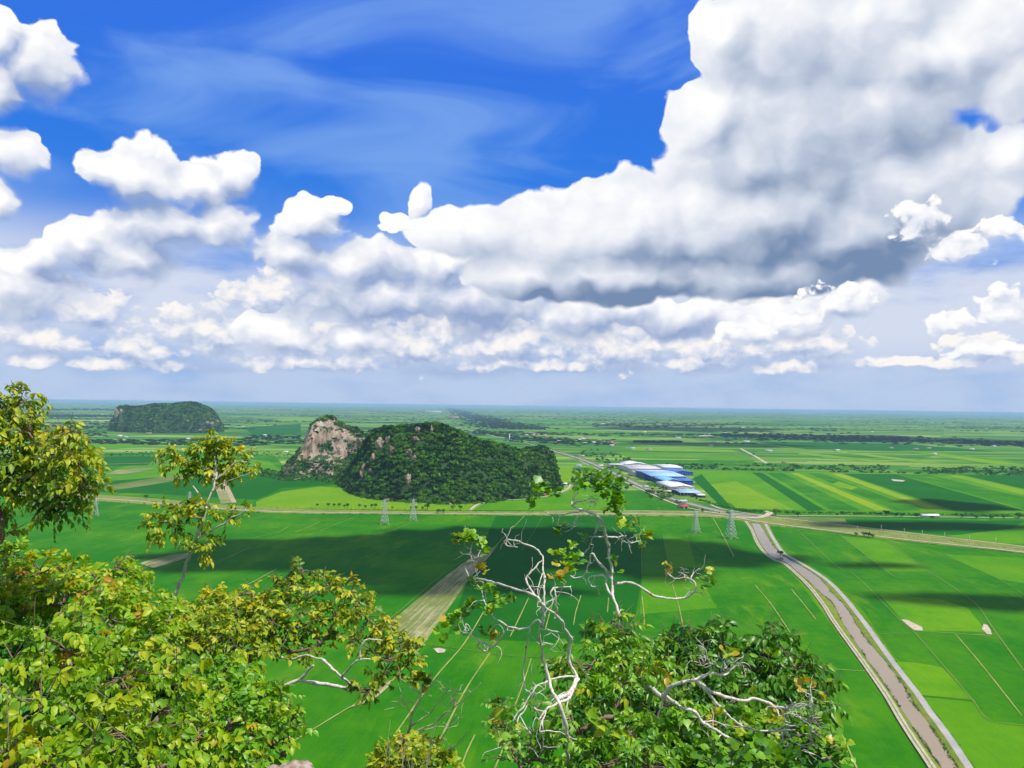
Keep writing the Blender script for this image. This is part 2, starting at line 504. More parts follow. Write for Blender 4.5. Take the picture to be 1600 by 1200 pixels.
M['asphalt'] = plain_mat('highway_asphalt', (0.30, 0.31, 0.31), (0.22, 0.23, 0.23), 0.03)
M['paleclay'] = plain_mat('pale_clay', (0.60, 0.50, 0.40), (0.35, 0.30, 0.18), 0.3)

mw, t, b, o = new_mat('muddy_water')
b.inputs['Base Color'].default_value = (0.29, 0.22, 0.14, 1)
b.inputs['Roughness'].default_value = 0.10
b.inputs['Specular IOR Level'].default_value = 0.5
bp = t.node('ShaderNodeBump'); bp.inputs['Strength'].default_value = 0.15; bp.inputs['Distance'].default_value = 0.1
t.l.new(t.noise(world_pos(t), 0.8, 4, 0.6), bp.inputs['Height']); t.l.new(bp.outputs[0], b.inputs['Normal'])
M['water'] = mw

# ------------------------------------------------------------------ ground
mg, t, b, o = new_mat('plain_ground')
p = world_pos(t)
sx = t.node('ShaderNodeSeparateXYZ'); t.l.new(p, sx.inputs[0])


def cells(rot, w_, h_, seed):
    mp = t.node('ShaderNodeMapping'); mp.inputs['Rotation'].default_value = (0, 0, rot); mp.inputs['Scale'].default_value = (1 / w_, 1 / h_, 0)
    mp.inputs['Location'].default_value = (seed, seed * 1.7, 0)
    wv = t.vec('SCALE', t.vec('SUBTRACT', t.noise(p, 0.0006, 2, 0.5, out=1), (0.5, 0.5, 0.5)), 220.0)
    t.l.new(t.vec('ADD', p, wv), mp.inputs[0])
    q = t.vec('FLOOR', mp.outputs[0])
    wn = t.node('ShaderNodeTexWhiteNoise', noise_dimensions='2D'); t.l.new(q, wn.inputs['Vector'])
    return wn.outputs['Value'], mp.outputs[0]


v1, q1 = cells(0.10, 420.0, 60.0, 3.3)
v2, q2 = cells(0.10, 1500.0, 260.0, 8.1)
v = t.math('ADD', t.math('MULTIPLY', v1, 0.5), t.math('MULTIPLY', v2, 0.5))
v = t.math('ADD', v, t.math('MULTIPLY', t.math('SUBTRACT', t.noise(p, 0.0011, 5, 0.6), 0.5), 0.9), clamp=True)
col = t.ramp(v, [(0.0, (0.018, 0.105, 0.012)), (0.35, (0.035, 0.155, 0.014)), (0.55, (0.085, 0.220, 0.018)), (0.72, (0.17, 0.29, 0.04)), (1.0, (0.28, 0.36, 0.09))])
fw = t.vec('FRACTION', q1); s2 = t.node('ShaderNodeSeparateXYZ'); t.l.new(fw, s2.inputs[0])
ln = t.math('LESS_THAN', t.math('MINIMUM', t.math('MULTIPLY', s2.outputs[0], 7.0), s2.outputs[1]), 0.05)
col = t.mix(t.math('MULTIPLY', ln, 0.5), col, (0.05, 0.12, 0.02))
# scrub and gardens scattered over the far plain
sc1 = t.sstep(t.noise(t.vec('MULTIPLY', p, (0.0005, 0.0011, 0)), 1.0, 7, 0.68), 0.55, 0.60)
far = t.sstep(sx.outputs[1], 2600.0, 6000.0)
col = t.mix(t.math('MULTIPLY', t.math('MULTIPLY', sc1, far), 0.85), col, (0.018, 0.062, 0.016))
nearm = t.sstep(sx.outputs[1], 1900.0, 1500.0)
col = t.mix(nearm, col, t.mix(t.sstep(t.noise(p, 0.004, 4, 0.6), 0.35, 0.7), GR, GR2))
t.l.new(col, b.inputs['Base Color']); b.inputs['Roughness'].default_value = 1.0; b.inputs['Specular IOR Level'].default_value = 0.05
M['ground'] = mg
u = np.linspace(-1, 1, 121); g1 = np.sign(u) * (np.abs(u) * 9000 + np.abs(u) ** 7 * 131000)
gx, gy = np.meshgrid(g1, g1)
n = len(g1); V = np.stack([gx.ravel(), gy.ravel(), np.zeros(n * n)], 1)
i, j = np.meshgrid(np.arange(n - 1), np.arange(n - 1)); a = (j * n + i).ravel()
tag(mk('ground', V, np.stack([a, a + 1, a + n + 1, a + n], 1), mg), kind='structure')


def poly(name, pts, mat, z, kind='structure'):
    """flat polygon on the plain, its corners read off the photograph"""
    xy = [G(*q) for q in pts]
    from mathutils.geometry import tessellate_polygon
    tris = tessellate_polygon([[Vector((x, y, 0)) for x, y in xy]])
    V = np.array([[x, y, z] for x, y in xy])
    T = []
    for a, b_, c in tris:
        ab, ac = V[b_] - V[a], V[c] - V[a]
        T.append((a, b_, c) if ab[0] * ac[1] - ab[1] * ac[0] > 0 else (a, c, b_))
    return tag(mk(name, V, np.array(T), mat), kind=kind)


def ribbon(name, L, Rr, mat, z, step=5, crown=0.0, kind='structure', smooth=True):
    """strip between a left and a right edge given by matching pixel points"""
    L = [G(*q) for q in L]; Rr = [G(*q) for q in Rr]
    if smooth:
        L, Rr = spline(L, step), spline(Rr, step)
    L, Rr = np.array(L), np.array(Rr); n = len(L)
    if crown:
        ks = [0.0, 0.25, 0.75, 1.0]; zs = [0.02, z, z, 0.02]
    else:
        ks = [0.0, 1.0]; zs = [z, z]
    V = []
    for k, zz in zip(ks, zs):
        c = L * (1 - k) + Rr * k
        V.append(np.column_stack([c, np.full(n, zz)]))
    m_ = len(ks); V = np.stack(V, 1).reshape(-1, 3)
    F = [[i * m_ + q, i * m_ + q + 1, (i + 1) * m_ + q + 1, (i + 1) * m_ + q] for i in range(n - 1) for q in range(m_ - 1)]
    F = np.array(F)
    a, b_, c = V[F[0][0]], V[F[0][1]], V[F[0][2]]
    if np.cross(b_ - a, c - a)[2] < 0:
        F = F[:, ::-1]
    return tag(mk(name, V, F, mat), kind=kind)


def strip(name, pts, wm, mat, z, step=5, kind='structure', crown=0.0, smooth=True):
    """strip of constant real width (m) along pixel points"""
    c = np.array([G(*q) for q in pts])
    if smooth and len(pts) > 2:
        c = spline(c, step)
    elif len(c) == 2 or not smooth:
        c = np.vstack([c[k] + (c[k + 1] - c[k]) * t for k in range(len(c) - 1) for t in np.linspace(0, 1, 6, endpoint=False)] + [c[-1]])
    d = np.gradient(c, axis=0); d /= np.linalg.norm(d, axis=1)[:, None]
    nrm = np.column_stack([d[:, 1], -d[:, 0]]); wv = np.broadcast_to(np.asarray(wm, float), (len(c),))[:, None] / 2
    wob = 1 + 0.25 * np.sin(np.arange(len(c)) * 1.7)[:, None] * (0.6 if wm < 4 else 0.0)
    rows = [(-1, 0.02 if crown else z), (-0.6, z), (0.6, z), (1, 0.02 if crown else z)] if crown else [(-1, z), (1, z)]
    V = np.stack([np.column_stack([c + nrm * wv * k * wob, np.full(len(c), zz)]) for k, zz in rows], 1)
    m_ = len(rows); V = V.reshape(-1, 3)
    F = np.array([[i * m_ + q, (i + 1) * m_ + q, (i + 1) * m_ + q + 1, i * m_ + q + 1] for i in range(len(c) - 1) for q in range(m_ - 1)])
    a, b_, cc = V[F[0][0]], V[F[0][1]], V[F[0][2]]
    if np.cross(b_ - a, cc - a)[2] < 0:
        F = F[:, ::-1]
    return tag(mk(name, V, F, mat), kind=kind)


# --- fields ---------------------------------------------------------
Zf = [0.10]
def fld(mat, *pts):
    Zf[0] += 0.012
    return poly('rice_field', pts, M[mat], Zf[0])
# left of the hill and around it
fld('rice', (-200, 762), (-200, 716), (300, 706), (430, 712), (450, 738), (530, 738), (545, 762), (620, 785), (760, 790), (700, 800), (400, 796))
fld('rice_deep', (-100, 760), (290, 744), (380, 738), (520, 741), (530, 757), (440, 763), (400, 781), (250, 772), (60, 766))
fld('rice_bright', (165, 737), (240, 718), (330, 712), (420, 720), (440, 736), (300, 742), (165, 752))
fld('rice_yellow', (400, 784), (440, 768), (500, 760), (545, 764), (600, 783), (760, 786), (738, 798), (560, 796), (400, 794))
fld('rice_deep', (-200, 736), (230, 727), (250, 712), (-200, 720))
fld('scrubland', (165, 768), (160, 760), (240, 747), (292, 741), (300, 746), (240, 757))
fld('rice_bright', (740, 797), (775, 784), (860, 776), (895, 764), (900, 758), (935, 762), (975, 766), (975, 796), (860, 798))
fld('rice_yellow', (862, 748), (862, 731), (895, 727), (893, 752), (880, 757))
fld('rice', (978, 797), (975, 767), (1000, 766), (1045, 779), (1063, 795))
# the great field in front of the straight road
fld('rice', (0, 782), (160, 784), (400, 800), (850, 804), (1130, 808), (1165, 818), (1185, 850), (1215, 878), (1245, 905), (1290, 965), (1355, 1055),
    (1395, 1120), (1450, 1215), (-300, 1215), (-300, 790))
fld('rice_deep', (775, 806), (1000, 808), (1003, 900), (985, 1010), (770, 1000), (700, 990), (735, 895))
fld('rice_bright', (1036, 836), (1073, 838), (1087, 886), (1045, 889))
fld('rice_bright', (1003, 900), (1095, 905), (1120, 950), (1000, 960))
fld('rice', (1003, 808), (1130, 811), (1163, 820), (1185, 856), (1130, 850), (1003, 832))
fld('stubble', (604, 977), (700, 898), (740, 868), (778, 852), (760, 875), (733, 905), (665, 1003), (640, 1015))
# right of the canal
fld('rice', (1195, 822), (1260, 826), (1620, 866), (1900, 895), (2300, 1240), (1530, 1240), (1440, 1080), (1350, 955), (1295, 900), (1245, 872), (1220, 850))
fld('rice_lime', (1374, 929), (1402, 931), (1470, 937), (1512, 950), (1542, 988), (1434, 985), (1407, 966))
fld('rice_lime', (1398, 1034), (1430, 1036), (1472, 1043), (1518, 1093), (1437, 1086))
fld('rice_bright', (1312, 837), (1385, 846), (1450, 893), (1385, 893))
fld('rice_bright', (1475, 866), (1600, 872), (1700, 930), (1560, 905))
fld('rice_bright', (1440, 1090), (1520, 1097), (1547, 1127), (1660, 1140), (1700, 1215), (1520, 1215), (1470, 1140))
# between the straight roads on the right
fld('rice', (1300, 812), (1620, 812), (1900, 826), (1900, 885), (1600, 856), (1400, 833))
fld('rice_deep', (1312, 812), (1600, 814), (1560, 840), (1420, 832), (1340, 822))
fld('scrubland', (1215, 807), (1320, 810), (1325, 822), (1290, 821), (1215, 812))
fld('rice_bright', (1480, 838), (1620, 822), (1620, 850), (1560, 850))
# the striped block behind
fld('rice_bright', (1078, 741), (1095, 735), (1300, 738), (1620, 745), (2100, 752), (2100, 815), (1620, 803), (1300, 799), (1165, 796))
fld('rice_deep', (1082, 748), (1096, 741), (1142, 792), (1160, 797), (1125, 790))
fld('rice_yellow', (1110, 757), (1150, 752), (1240, 797), (1150, 794))
for k, (xa, xb, xc, xd, mt) in enumerate([(1175, 1190, 1290, 1262, 'rice_deep'), (1198, 1222, 1345, 1300, 'rice'), (1235, 1247, 1392, 1368, 'rice_ripe'), (1262, 1285, 1440, 1400, 'rice'),
                                          (1298, 1314, 1478, 1456, 'rice_ripe'), (1318, 1400, 1600, 1490, 'rice_deep'), (1402, 1450, 1690, 1610, 'rice'),
                                          (1478, 1498, 1740, 1695, 'rice_yellow'), (1505, 1600, 1900, 1750, 'rice_deep')]):
    fld(mt, (xa, 738.5 + (xa - 1170) * 0.012), (xb, 738.5 + (xb - 1170) * 0.012), (xc, 798), (xd, 798))
fld('rice_yellow', (1310, 752), (1340, 762), (1330, 766), (1300, 757))
# behind the hedge belt, long thin fields
for q in [('rice_bright', (960, 706), (1170, 712), (1175, 718), (980, 714)), ('rice_yellow', (975, 699), (1140, 703), (1160, 707), (990, 704)),
          ('rice', (985, 718), (1175, 720), (1195, 727), (1010, 725)), ('rice_yellow', (1240, 706), (1400, 722), (1360, 722), (1250, 710)),
          ('rice_yellow', (1302, 706), (1330, 707), (1480, 724), (1440, 724)), ('rice_bright', (1400, 703), (1460, 706), (1600, 722), (1530, 723)),
          ('rice_yellow', (1438, 708), (1470, 709), (1610, 727), (1560, 727)), ('rice_deep', (1180, 690), (1420, 694), (1560, 706), (1260, 702)),
          ('rice_bright', (700, 655), (900, 660), (1000, 664), (800, 662)), ('rice_bright', (880, 668), (1040, 684), (960, 684), (850, 674)),
          ('rice_bright', (270, 690), (400, 686), (440, 692), (300, 700)), ('rice_bright', (60, 700), (180, 690), (240, 697), (120, 706)),
          ('rice_yellow', (430, 655), (480, 652), (500, 657), (440, 661)), ('rice_deep', (380, 668), (470, 662), (470, 676), (400, 682))]:
    fld(*q)

# --- bunds between the fields -----------------------------------------
for mat_, wd, pts in [
        ('bund', 1.6, [(1245, 827), (1307, 885), (1337, 900), (1407, 970), (1430, 990), (1475, 1042), (1520, 1095), (1547, 1127), (1620, 1136)]),
        ('bund', 1.8, [(1312, 835), (1385, 893), (1410, 905)]), ('bund', 1.8, [(1385, 843), (1450, 893), (1465, 902), (1522, 942), (1552, 983), (1605, 1056)]),
        ('bund_dry', 1.2, [(1493, 992), (1530, 1035), (1597, 1120)]), ('bund_dry', 1.4, [(1430, 986), (1500, 991), (1548, 994)]),
        ('bund', 1.2, [(1436, 1087), (1478, 1091), (1519, 1095)]), ('bund', 1.0, [(1367, 991), (1432, 990)]), ('bund', 1.3, [(1465, 866), (1560, 905), (1640, 960)]),
        ('bund_dry', 1.6, [(1114, 810), (1130, 838), (1147, 871)]), ('bund_dry', 1.3, [(1237, 922), (1256, 945), (1275, 969)]),
        ('bund_dry', 1.3, [(1180, 915), (1205, 945), (1235, 990)]), ('bund_dry', 1.1, [(1287, 1045), (1320, 1048), (1357, 1050)]),
        ('bund_dry', 1.3, [(1292, 1107), (1315, 1148), (1340, 1205)]), ('bund_dry', 1.3, [(1003, 932), (1006, 958), (1007, 983)]),
        ('bund_dry', 1.3, [(908, 931), (900, 956), (896, 978)]), ('bund_dry', 1.2, [(1050, 912), (1060, 945), (1067, 978)]),
        ('bund_dry', 1.2, [(951, 935), (949, 958)]), ('bund_dry', 1.2, [(866, 935), (858, 962), (852, 985)]), ('bund_dry', 1.3, [(826, 935), (812, 965), (797, 996)]),
        ('bund_dry', 1.2, [(830, 1030), (818, 1068), (804, 1106)]), ('bund', 1.4, [(662, 1007), (730, 1016), (800, 1026), (900, 1030)]),
        ('bund_dry', 1.5, [(757, 955), (725, 1007), (680, 1060), (618, 1148)]), ('bund_dry', 1.5, [(765, 1022), (727, 1080), (685, 1163), (668, 1200)]),
        ('bund_dry', 1.0, [(742, 1150), (730, 1175), (721, 1199)]), ('bund_dry', 1.2, [(790, 1162), (780, 1186), (772, 1206)]),
        ('bund_dry', 1.5, [(440, 1172), (475, 1150), (547, 1106)]), ('bund_dry', 1.4, [(612, 1066), (662, 1005), (733, 900), (778, 850), (822, 804)]),
        ('bund', 1.3, [(600, 976), (690, 900), (745, 862)]), ('bund', 1.0, [(849, 806), (835, 830), (815, 862)]), ('bund', 1.0, [(1000, 808), (1002, 850), (1003, 900)]),
        ('bund', 0.9, [(1036, 836), (1045, 889)]), ('bund', 0.9, [(1073, 838), (1090, 892), (1102, 930)]), ('bund_dry', 1.5, [(462, 832), (482, 824), (500, 816)]),
        ('bund_dry', 1.2, [(500, 830), (530, 818), (560, 806)]), ('bund_dry', 1.1, [(390, 842), (430, 834), (450, 824)]), ('bund_dry', 1.3, [(340, 880), (365, 868), (392, 855)]),
        ('bund_dry', 2.0, [(382, 917), (405, 905), (432, 890)]), ('bund_dry', 1.0, [(606, 832), (640, 818)]), ('bund', 1.2, [(1120, 960), (1180, 975), (1235, 990)])]:
    Zf[0] += 0.004
    strip('field_bund', pts, wd * 0.75, M[mat_], Zf[0])
for k, (mat_, pts) in enumerate([('paleclay', [(1408, 969), (1418, 970), (1428, 975), (1441, 981), (1442, 987), (1428, 986), (1418, 978)]),
                  ('paleclay', [(1534, 984), (1537, 976), (1543, 978), (1548, 986), (1550, 993), (1542, 992)]),
                  ('paleclay', [(677, 1015), (688, 1014), (697, 1017), (694, 1021), (684, 1022)]),
                  ('stubble', [(545, 1108), (560, 1097), (572, 1092), (580, 1078), (596, 1072), (612, 1064), (606, 1076), (590, 1090), (572, 1100), (556, 1105)]),
                  ('stubble', [(219, 882), (226, 878), (262, 869), (304, 864), (292, 873), (256, 884), (240, 889)]),
                  ('paleclay', [(160, 691), (173, 687), (198, 687), (186, 691)]), ('paleclay', [(1083, 679), (1110, 678), (1118, 681), (1094, 682)]),
                  ('stubble', [(165, 742), (182, 735), (235, 731), (240, 733), (200, 741)]), ('paleclay', [(1392, 749), (1402, 750), (1415, 751), (1410, 753), (1396, 752)])]):
    Zf[0] += 0.01
    poly('bare_patch', pts, M[mat_], Zf[0])

# --- roads, tracks and canals ----------------------------------------------
# the straight road on its low embankment from left to right
ribbon('road_verge', [(-200, 759), (160, 773), (400, 792), (600, 797.5), (850, 799), (1000, 798), (1130, 800), (1220, 808), (1400, 829), (1600, 853), (1900, 890)],
       [(-200, 765), (160, 783), (400, 801), (600, 804), (850, 806), (1000, 806), (1130, 810), (1200, 820), (1400, 845), (1600, 866), (1900, 905)], plain_mat('embankment_grass', (0.24, 0.25, 0.05), (0.11, 0.18, 0.02), 0.05), 0.9, crown=1)
strip('dirt_road', [(-200, 763), (160, 780), (280, 790), (400, 799), (600, 802.5), (850, 804), (1000, 803.5), (1130, 807), (1200, 818), (1400, 842), (1600, 864), (1900, 903)], 7.0, M['gravel'], 1.1)
strip('dirt_road', [(850, 799.5), (1000, 799), (1130, 801.5), (1210, 809), (1400, 831), (1600, 855), (1900, 892)], 5.0, M['paleclay'], 1.15)
# highway from the town
hw = [(700, 664), (760, 679), (820, 692), (862, 704), (905, 717), (935, 729), (970, 745), (1010, 764), (1050, 780), (1090, 791), (1130, 801), (1180, 809)]
ribbon('road_verge', [(x - 5 - (x - 700) * 0.02, y) for x, y in hw[3:]], [(x + 6 + (x - 700) * 0.03, y) for x, y in hw[3:]], M['scrubland'], 0.9, crown=1)
strip('highway', hw, 13.0, M['asphalt'], 1.25)
strip('service_road', [(905, 720), (960, 746), (1010, 769), (1060, 790), (1110, 801), (1150, 806)], 6.0, M['gravel'], 1.2)
strip('dirt_road', [(1110, 789), (1130, 796), (1180, 804), (1210, 806), (1300, 806.5), (1600, 810), (1900, 816)], 6.0, M['gravel'], 0.8)
strip('dirt_road', [(1194, 799), (1203, 803), (1188, 809), (1172, 810), (1150, 808)], 12.0, M['paleclay'], 1.3)
strip('dirt_road', [(735, 797), (748, 788), (775, 783), (830, 779), (868, 773), (888, 763), (893, 753)], 6.0, M['gravel'], 0.7)
strip('dirt_road', [(940, 764), (975, 765), (1000, 766)], 5.0, M['gravel'], 0.7)
strip('dirt_road', [(1157, 701), (1178, 712), (1198, 724)], 11.0, M['paleclay'], 0.6)
strip('canal_track', [(-100, 738), (150, 726), (400, 720)], 9.0, M['earth'], 0.6)
poly('canal_water', [(327, 735), (340, 733), (366, 786), (345, 788)], M['stubble'], 0.9)
ribbon('canal_track', [(338, 733), (350, 760), (362, 786)], [(342, 732), (357, 760), (370, 786)], M['earth'], 1.0)
# the canal running to the lower right
LT = [(1163, 814), (1173, 828), (1181, 848), (1193, 864), (1208, 876), (1224, 882), (1246, 901), (1264, 920), (1283, 947), (1296, 967), (1316, 995), (1336, 1022), (1356, 1050), (1381, 1086), (1401, 1121), (1421, 1153), (1452, 1200), (1475, 1240)]
WL = [(1174, 818), (1181, 834), (1190, 851), (1202, 868), (1216, 875), (1230, 881), (1257, 903), (1281, 925), (1303, 945), (1316, 972), (1339, 1007), (1358, 1035), (1383, 1070), (1407, 1107), (1432, 1145), (1450, 1172), (1470, 1200), (1492, 1240)]
WR = [(1187, 819), (1195, 832), (1203, 845), (1212, 858), (1222, 868), (1242, 879), (1277, 901), (1300, 927), (1324, 952), (1340, 980), (1362, 1010), (1384, 1035), (1410, 1070), (1431, 1105), (1450, 1130), (1470, 1160), (1495, 1200), (1520, 1240)]
RR = [(1200, 819), (1208, 836), (1216, 850), (1224, 862), (1233, 869), (1256, 882), (1293, 906), (1322, 932), (1345, 962), (1366, 987), (1394, 1027), (1419, 1062), (1445, 1095), (1462, 1118), (1476, 1136), (1497, 1165), (1522, 1202), (1548, 1240)]
ribbon('canal_bank', [(x - 2, y) for x, y in LT], WL, M['verge'], 0.95, crown=1)
ribbon('canal_bank', WR, [(x + 2, y) for x, y in RR], M['verge'], 0.95, crown=1)
ribbon('canal_water', WL, WR, M['water'], 0.30)
trk = [((a[0] * 0.8 + b_[0] * 0.2), (a[1] * 0.8 + b_[1] * 0.2)) for a, b_ in zip(LT, WL)]
strip('canal_track', trk, 4.2, M['gravel'], 1.05)
strip('track_grass', trk, 0.9, M['verge'], 1.10)
rd = [((a[0] * 0.30 + b_[0] * 0.70) , (a[1] * 0.30 + b_[1] * 0.70)) for a, b_ in zip(WR, RR)]
strip('canal_road', rd, 4.6, M['road'], 1.05)

# ------------------------------------------------------------------ clouds overhead (out of the picture) whose shadows lie on the fields
mc, t, b, o = new_mat('cloud_white')
b.inputs['Base Color'].default_value = (0.9, 0.9, 0.92, 1); b.inputs['Roughness'].default_value = 1.0


def ico(sub=3):
    import bmesh
    bm = bmesh.new(); bmesh.ops.create_icosphere(bm, subdivisions=sub, radius=1.0)
    V = np.array([v_.co[:] for v_ in bm.verts]); F = np.array([[v_.index for v_ in f.verts] for f in bm.faces]); bm.free()
    return V, F
ICO4 = ico(5); ICO3S = ico(4); ICO3 = ico(3); ICO2 = ico(2)
def cloud(px, py, rx, ry, seed, CA=3000.0):
    """a cumulus at height CA whose shadow falls round the place (px, py) of the plain, rx by ry metres"""
    c = G(px, py); k = CA / sd[2]
    V, F = ICO4
    p = V * 1.6 + seed * 5.3
    r = 1 + 1.5 * fbm(p * 1.3, 5) + 1.3 * fbm(p * 3.8, 4)
    W = V * r[:, None] * np.array([rx, ry, 0.28 * min(rx, ry)])
    W[:, 2] = np.where(W[:, 2] < 0, W[:, 2] * 0.35, W[:, 2])
    W += np.array([c[0] + sd[0] * k, c[1] + sd[1] * k, CA])
    tag(mk('cloud', W, F, mc, smooth=True), kind='structure')
for q in [(560, 862, 200, 110, 1), (760, 855, 170, 130, 2), (900, 855, 150, 150, 3), (690, 900, 110, 60, 4), (1130, 875, 50, 40, 5), (1010, 880, 60, 80, 11), (1370, 884, 60, 16, 7),
          (1560, 945, 60, 22, 8), (1490, 790, 90, 90, 10), (1460, 822, 190, 40, 12), (650, 925, 50, 14, 13), (400, 880, 110, 45, 23), (1060, 860, 90, 60, 24), (1190, 872, 60, 30, 25), (1480, 935, 80, 20, 26), (840, 925, 60, 14, 21),
          (1080, 670, 800, 700, 16, 6500.0), (1330, 684, 900, 500, 17, 6500.0), (1540, 690, 600, 400, 18, 6500.0), (1100, 694, 400, 200, 20, 6500.0)]:
    cloud(*q)

# ------------------------------------------------------------------ haze
def haze_box():
    x0, x1, y0, y1, z0, z1 = -138000, 138000, -1500, 138000, -1.0, 206.0
    mbx = MB(); mbx.box(((x0 + x1) / 2, (y0 + y1) / 2, (z0 + z1) / 2), (x1 - x0, y1 - y0, z1 - z0))
    m = bpy.data.materials.new('haze_air'); m.use_nodes = True
    t = NT(m.node_tree); t.n.clear()
    o = t.node('ShaderNodeOutputMaterial'); v = t.node('ShaderNodeVolumePrincipled')
    v.inputs['Color'].default_value = (0.44, 0.64, 1.0, 1)
    v.inputs['Density'].default_value = HAZE
    v.inputs['Anisotropy'].default_value = 0.0
    t.l.new(v.outputs[0], o.inputs['Volume'])
    tag(mbx.build('haze', m), kind='stuff')
HAZE = 3.4e-5
# ------------------------------------------------------------------ foliage and crowns
def proj(Pw):
    v_ = (np.asarray(Pw, float) - np.array([0, 0, HC])) @ CM      # world -> camera coords
    return 800 + FPX * v_[..., 0] / -v_[..., 2], 600 - FPX * v_[..., 1] / -v_[..., 2]


def leaf_mat(name, stops, rnd=0.25, rough=0.55, trans=0.25, spec=0.3, nscale=None):
    """foliage: tint attribute (per leaf or clump) and object random pick the green; some light passes through"""
    m, t, b, o = new_mat(name)
    at = t.node('ShaderNodeAttribute', attribute_name='tint')
    oi = t.node('ShaderNodeObjectInfo')
    f = t.math('ADD', at.outputs['Fac'], t.math('MULTIPLY', t.math('SUBTRACT', oi.outputs['Random'], 0.5), rnd), clamp=True)
    if nscale:
        f = t.math('ADD', f, t.math('MULTIPLY', t.math('SUBTRACT', t.noise(world_pos(t), nscale, 2, 0.5), 0.5), 0.7), clamp=True)
    col = t.ramp(f, stops)
    t.l.new(col, b.inputs['Base Color'])
    b.inputs['Roughness'].default_value = rough; b.inputs['Specular IOR Level'].default_value = spec
    if trans:
        tr = t.node('ShaderNodeBsdfTranslucent'); ms = t.node('ShaderNodeMixShader')
        t.l.new(t.vec('MULTIPLY', col, (1.3, 1.2, 0.6)), tr.inputs['Color'])
        ms.inputs[0].default_value = trans
        t.l.new(b.outputs[0], ms.inputs[1]); t.l.new(tr.outputs[0], ms.inputs[2]); t.l.new(ms.outputs[0], o.inputs[0])
    return m


M['wood_far'] = leaf_mat('forest_foliage', [(0.0, (0.008, 0.032, 0.008)), (0.3, (0.026, 0.105, 0.010)), (0.6, (0.070, 0.200, 0.014)), (1.0, (0.17, 0.31, 0.020))], 0.55, 0.8, 0.0, 0.1)
M['wood_dark'] = leaf_mat('distant_foliage', [(0.0, (0.010, 0.035, 0.012)), (0.5, (0.020, 0.065, 0.016)), (1.0, (0.050, 0.120, 0.025))], 0.3, 0.9, 0.0, 0.05)
M['orchard'] = leaf_mat('orchard_foliage', [(0.0, (0.014, 0.075, 0.010)), (0.5, (0.035, 0.150, 0.014)), (1.0, (0.090, 0.230, 0.020))], 0.4, 0.8, 0.0, 0.1)
M['bark_far'] = plain_mat('grey_brown_bark', (0.20, 0.15, 0.10), (0.10, 0.07, 0.05), 0.6)


def crown_arrays(nq, seed, size=0.34, flat=0.8, lumps=8, spread=0.62):
    """a crown of leaf-clump quads over several lumps; radius about 1, standing from z=0 to about 2*flat"""
    r = np.random.default_rng(seed)
    c = r.normal(size=(lumps, 3)); c /= np.linalg.norm(c, axis=1)[:, None]; c *= r.uniform(0.35, spread, (lumps, 1)); c[:, 2] = np.abs(c[:, 2]) * 0.8
    rad = r.uniform(0.34, 0.52, lumps)
    k = r.integers(0, lumps, nq)
    n = r.normal(size=(nq, 3)); n[:, 2] = np.abs(n[:, 2]) * 1.1 - 0.35; n /= np.linalg.norm(n, axis=1)[:, None]
    p = c[k] + n * rad[k][:, None] * r.uniform(0.75, 1.08, (nq, 1)); p[:, 2] = (p[:, 2] + 0.45) * flat
    nn = n + r.normal(size=(nq, 3)) * 0.45; nn /= np.linalg.norm(nn, axis=1)[:, None]
    u = np.cross(nn, r.normal(size=(nq, 3))); u /= np.linalg.norm(u, axis=1)[:, None]; v_ = np.cross(nn, u)
    s1 = size * r.uniform(0.6, 1.25, (nq, 1)); s2 = size * r.uniform(0.5, 1.0, (nq, 1))
    V = np.stack([p - u * s1 * 0.5 - v_ * s2 * 0.2, p + u * s1 * 0.1 - v_ * s2 * 0.55, p + u * s1 * 0.55 + v_ * s2 * 0.1, p - u * s1 * 0.05 + v_ * s2 * 0.5], 1).reshape(-1, 3)
    F = np.arange(nq * 4).reshape(-1, 4)
    T = np.repeat(np.clip(0.45 + r.normal(size=nq) * 0.08 + (rad[k] - 0.43) * 2.2, 0, 1), 4)
    return V, F, T


CROWNS = [crown_arrays(150, 100 + i) for i in range(7)]
SMALL = [crown_arrays(44, 200 + i, 0.5) for i in range(6)]
TINY = [crown_arrays(14, 300 + i, 0.85, 0.6, 5) for i in range(6)]


def merge_crowns(name, spots, mat, proto, label=None, kind='stuff', seed=1, wide=1.0):
    """many crowns in one mesh; spots = rows of x, y, z, radius, height factor, tint"""
    r = np.random.default_rng(seed); Vs, Fs, Ts = [], [], []; n0 = 0
    for (x, y, z, rad, hf, tn) in spots:
        V, F, T = proto[r.integers(len(proto))]
        a = r.uniform(0, 6.28); c_, s_ = math.cos(a), math.sin(a)
        W = V @ np.array([[c_, s_, 0], [-s_, c_, 0], [0, 0, 1]]) * np.array([rad * wide, rad, rad * hf]) + np.array([x, y, z])
        Vs.append(W); Fs.append(F + n0); Ts.append(np.clip(T + tn, 0, 1)); n0 += len(V)
    o = mk(name, np.vstack(Vs), np.vstack(Fs), mat, tint=np.concatenate(Ts))
    return tag(o, label, None, None, kind)


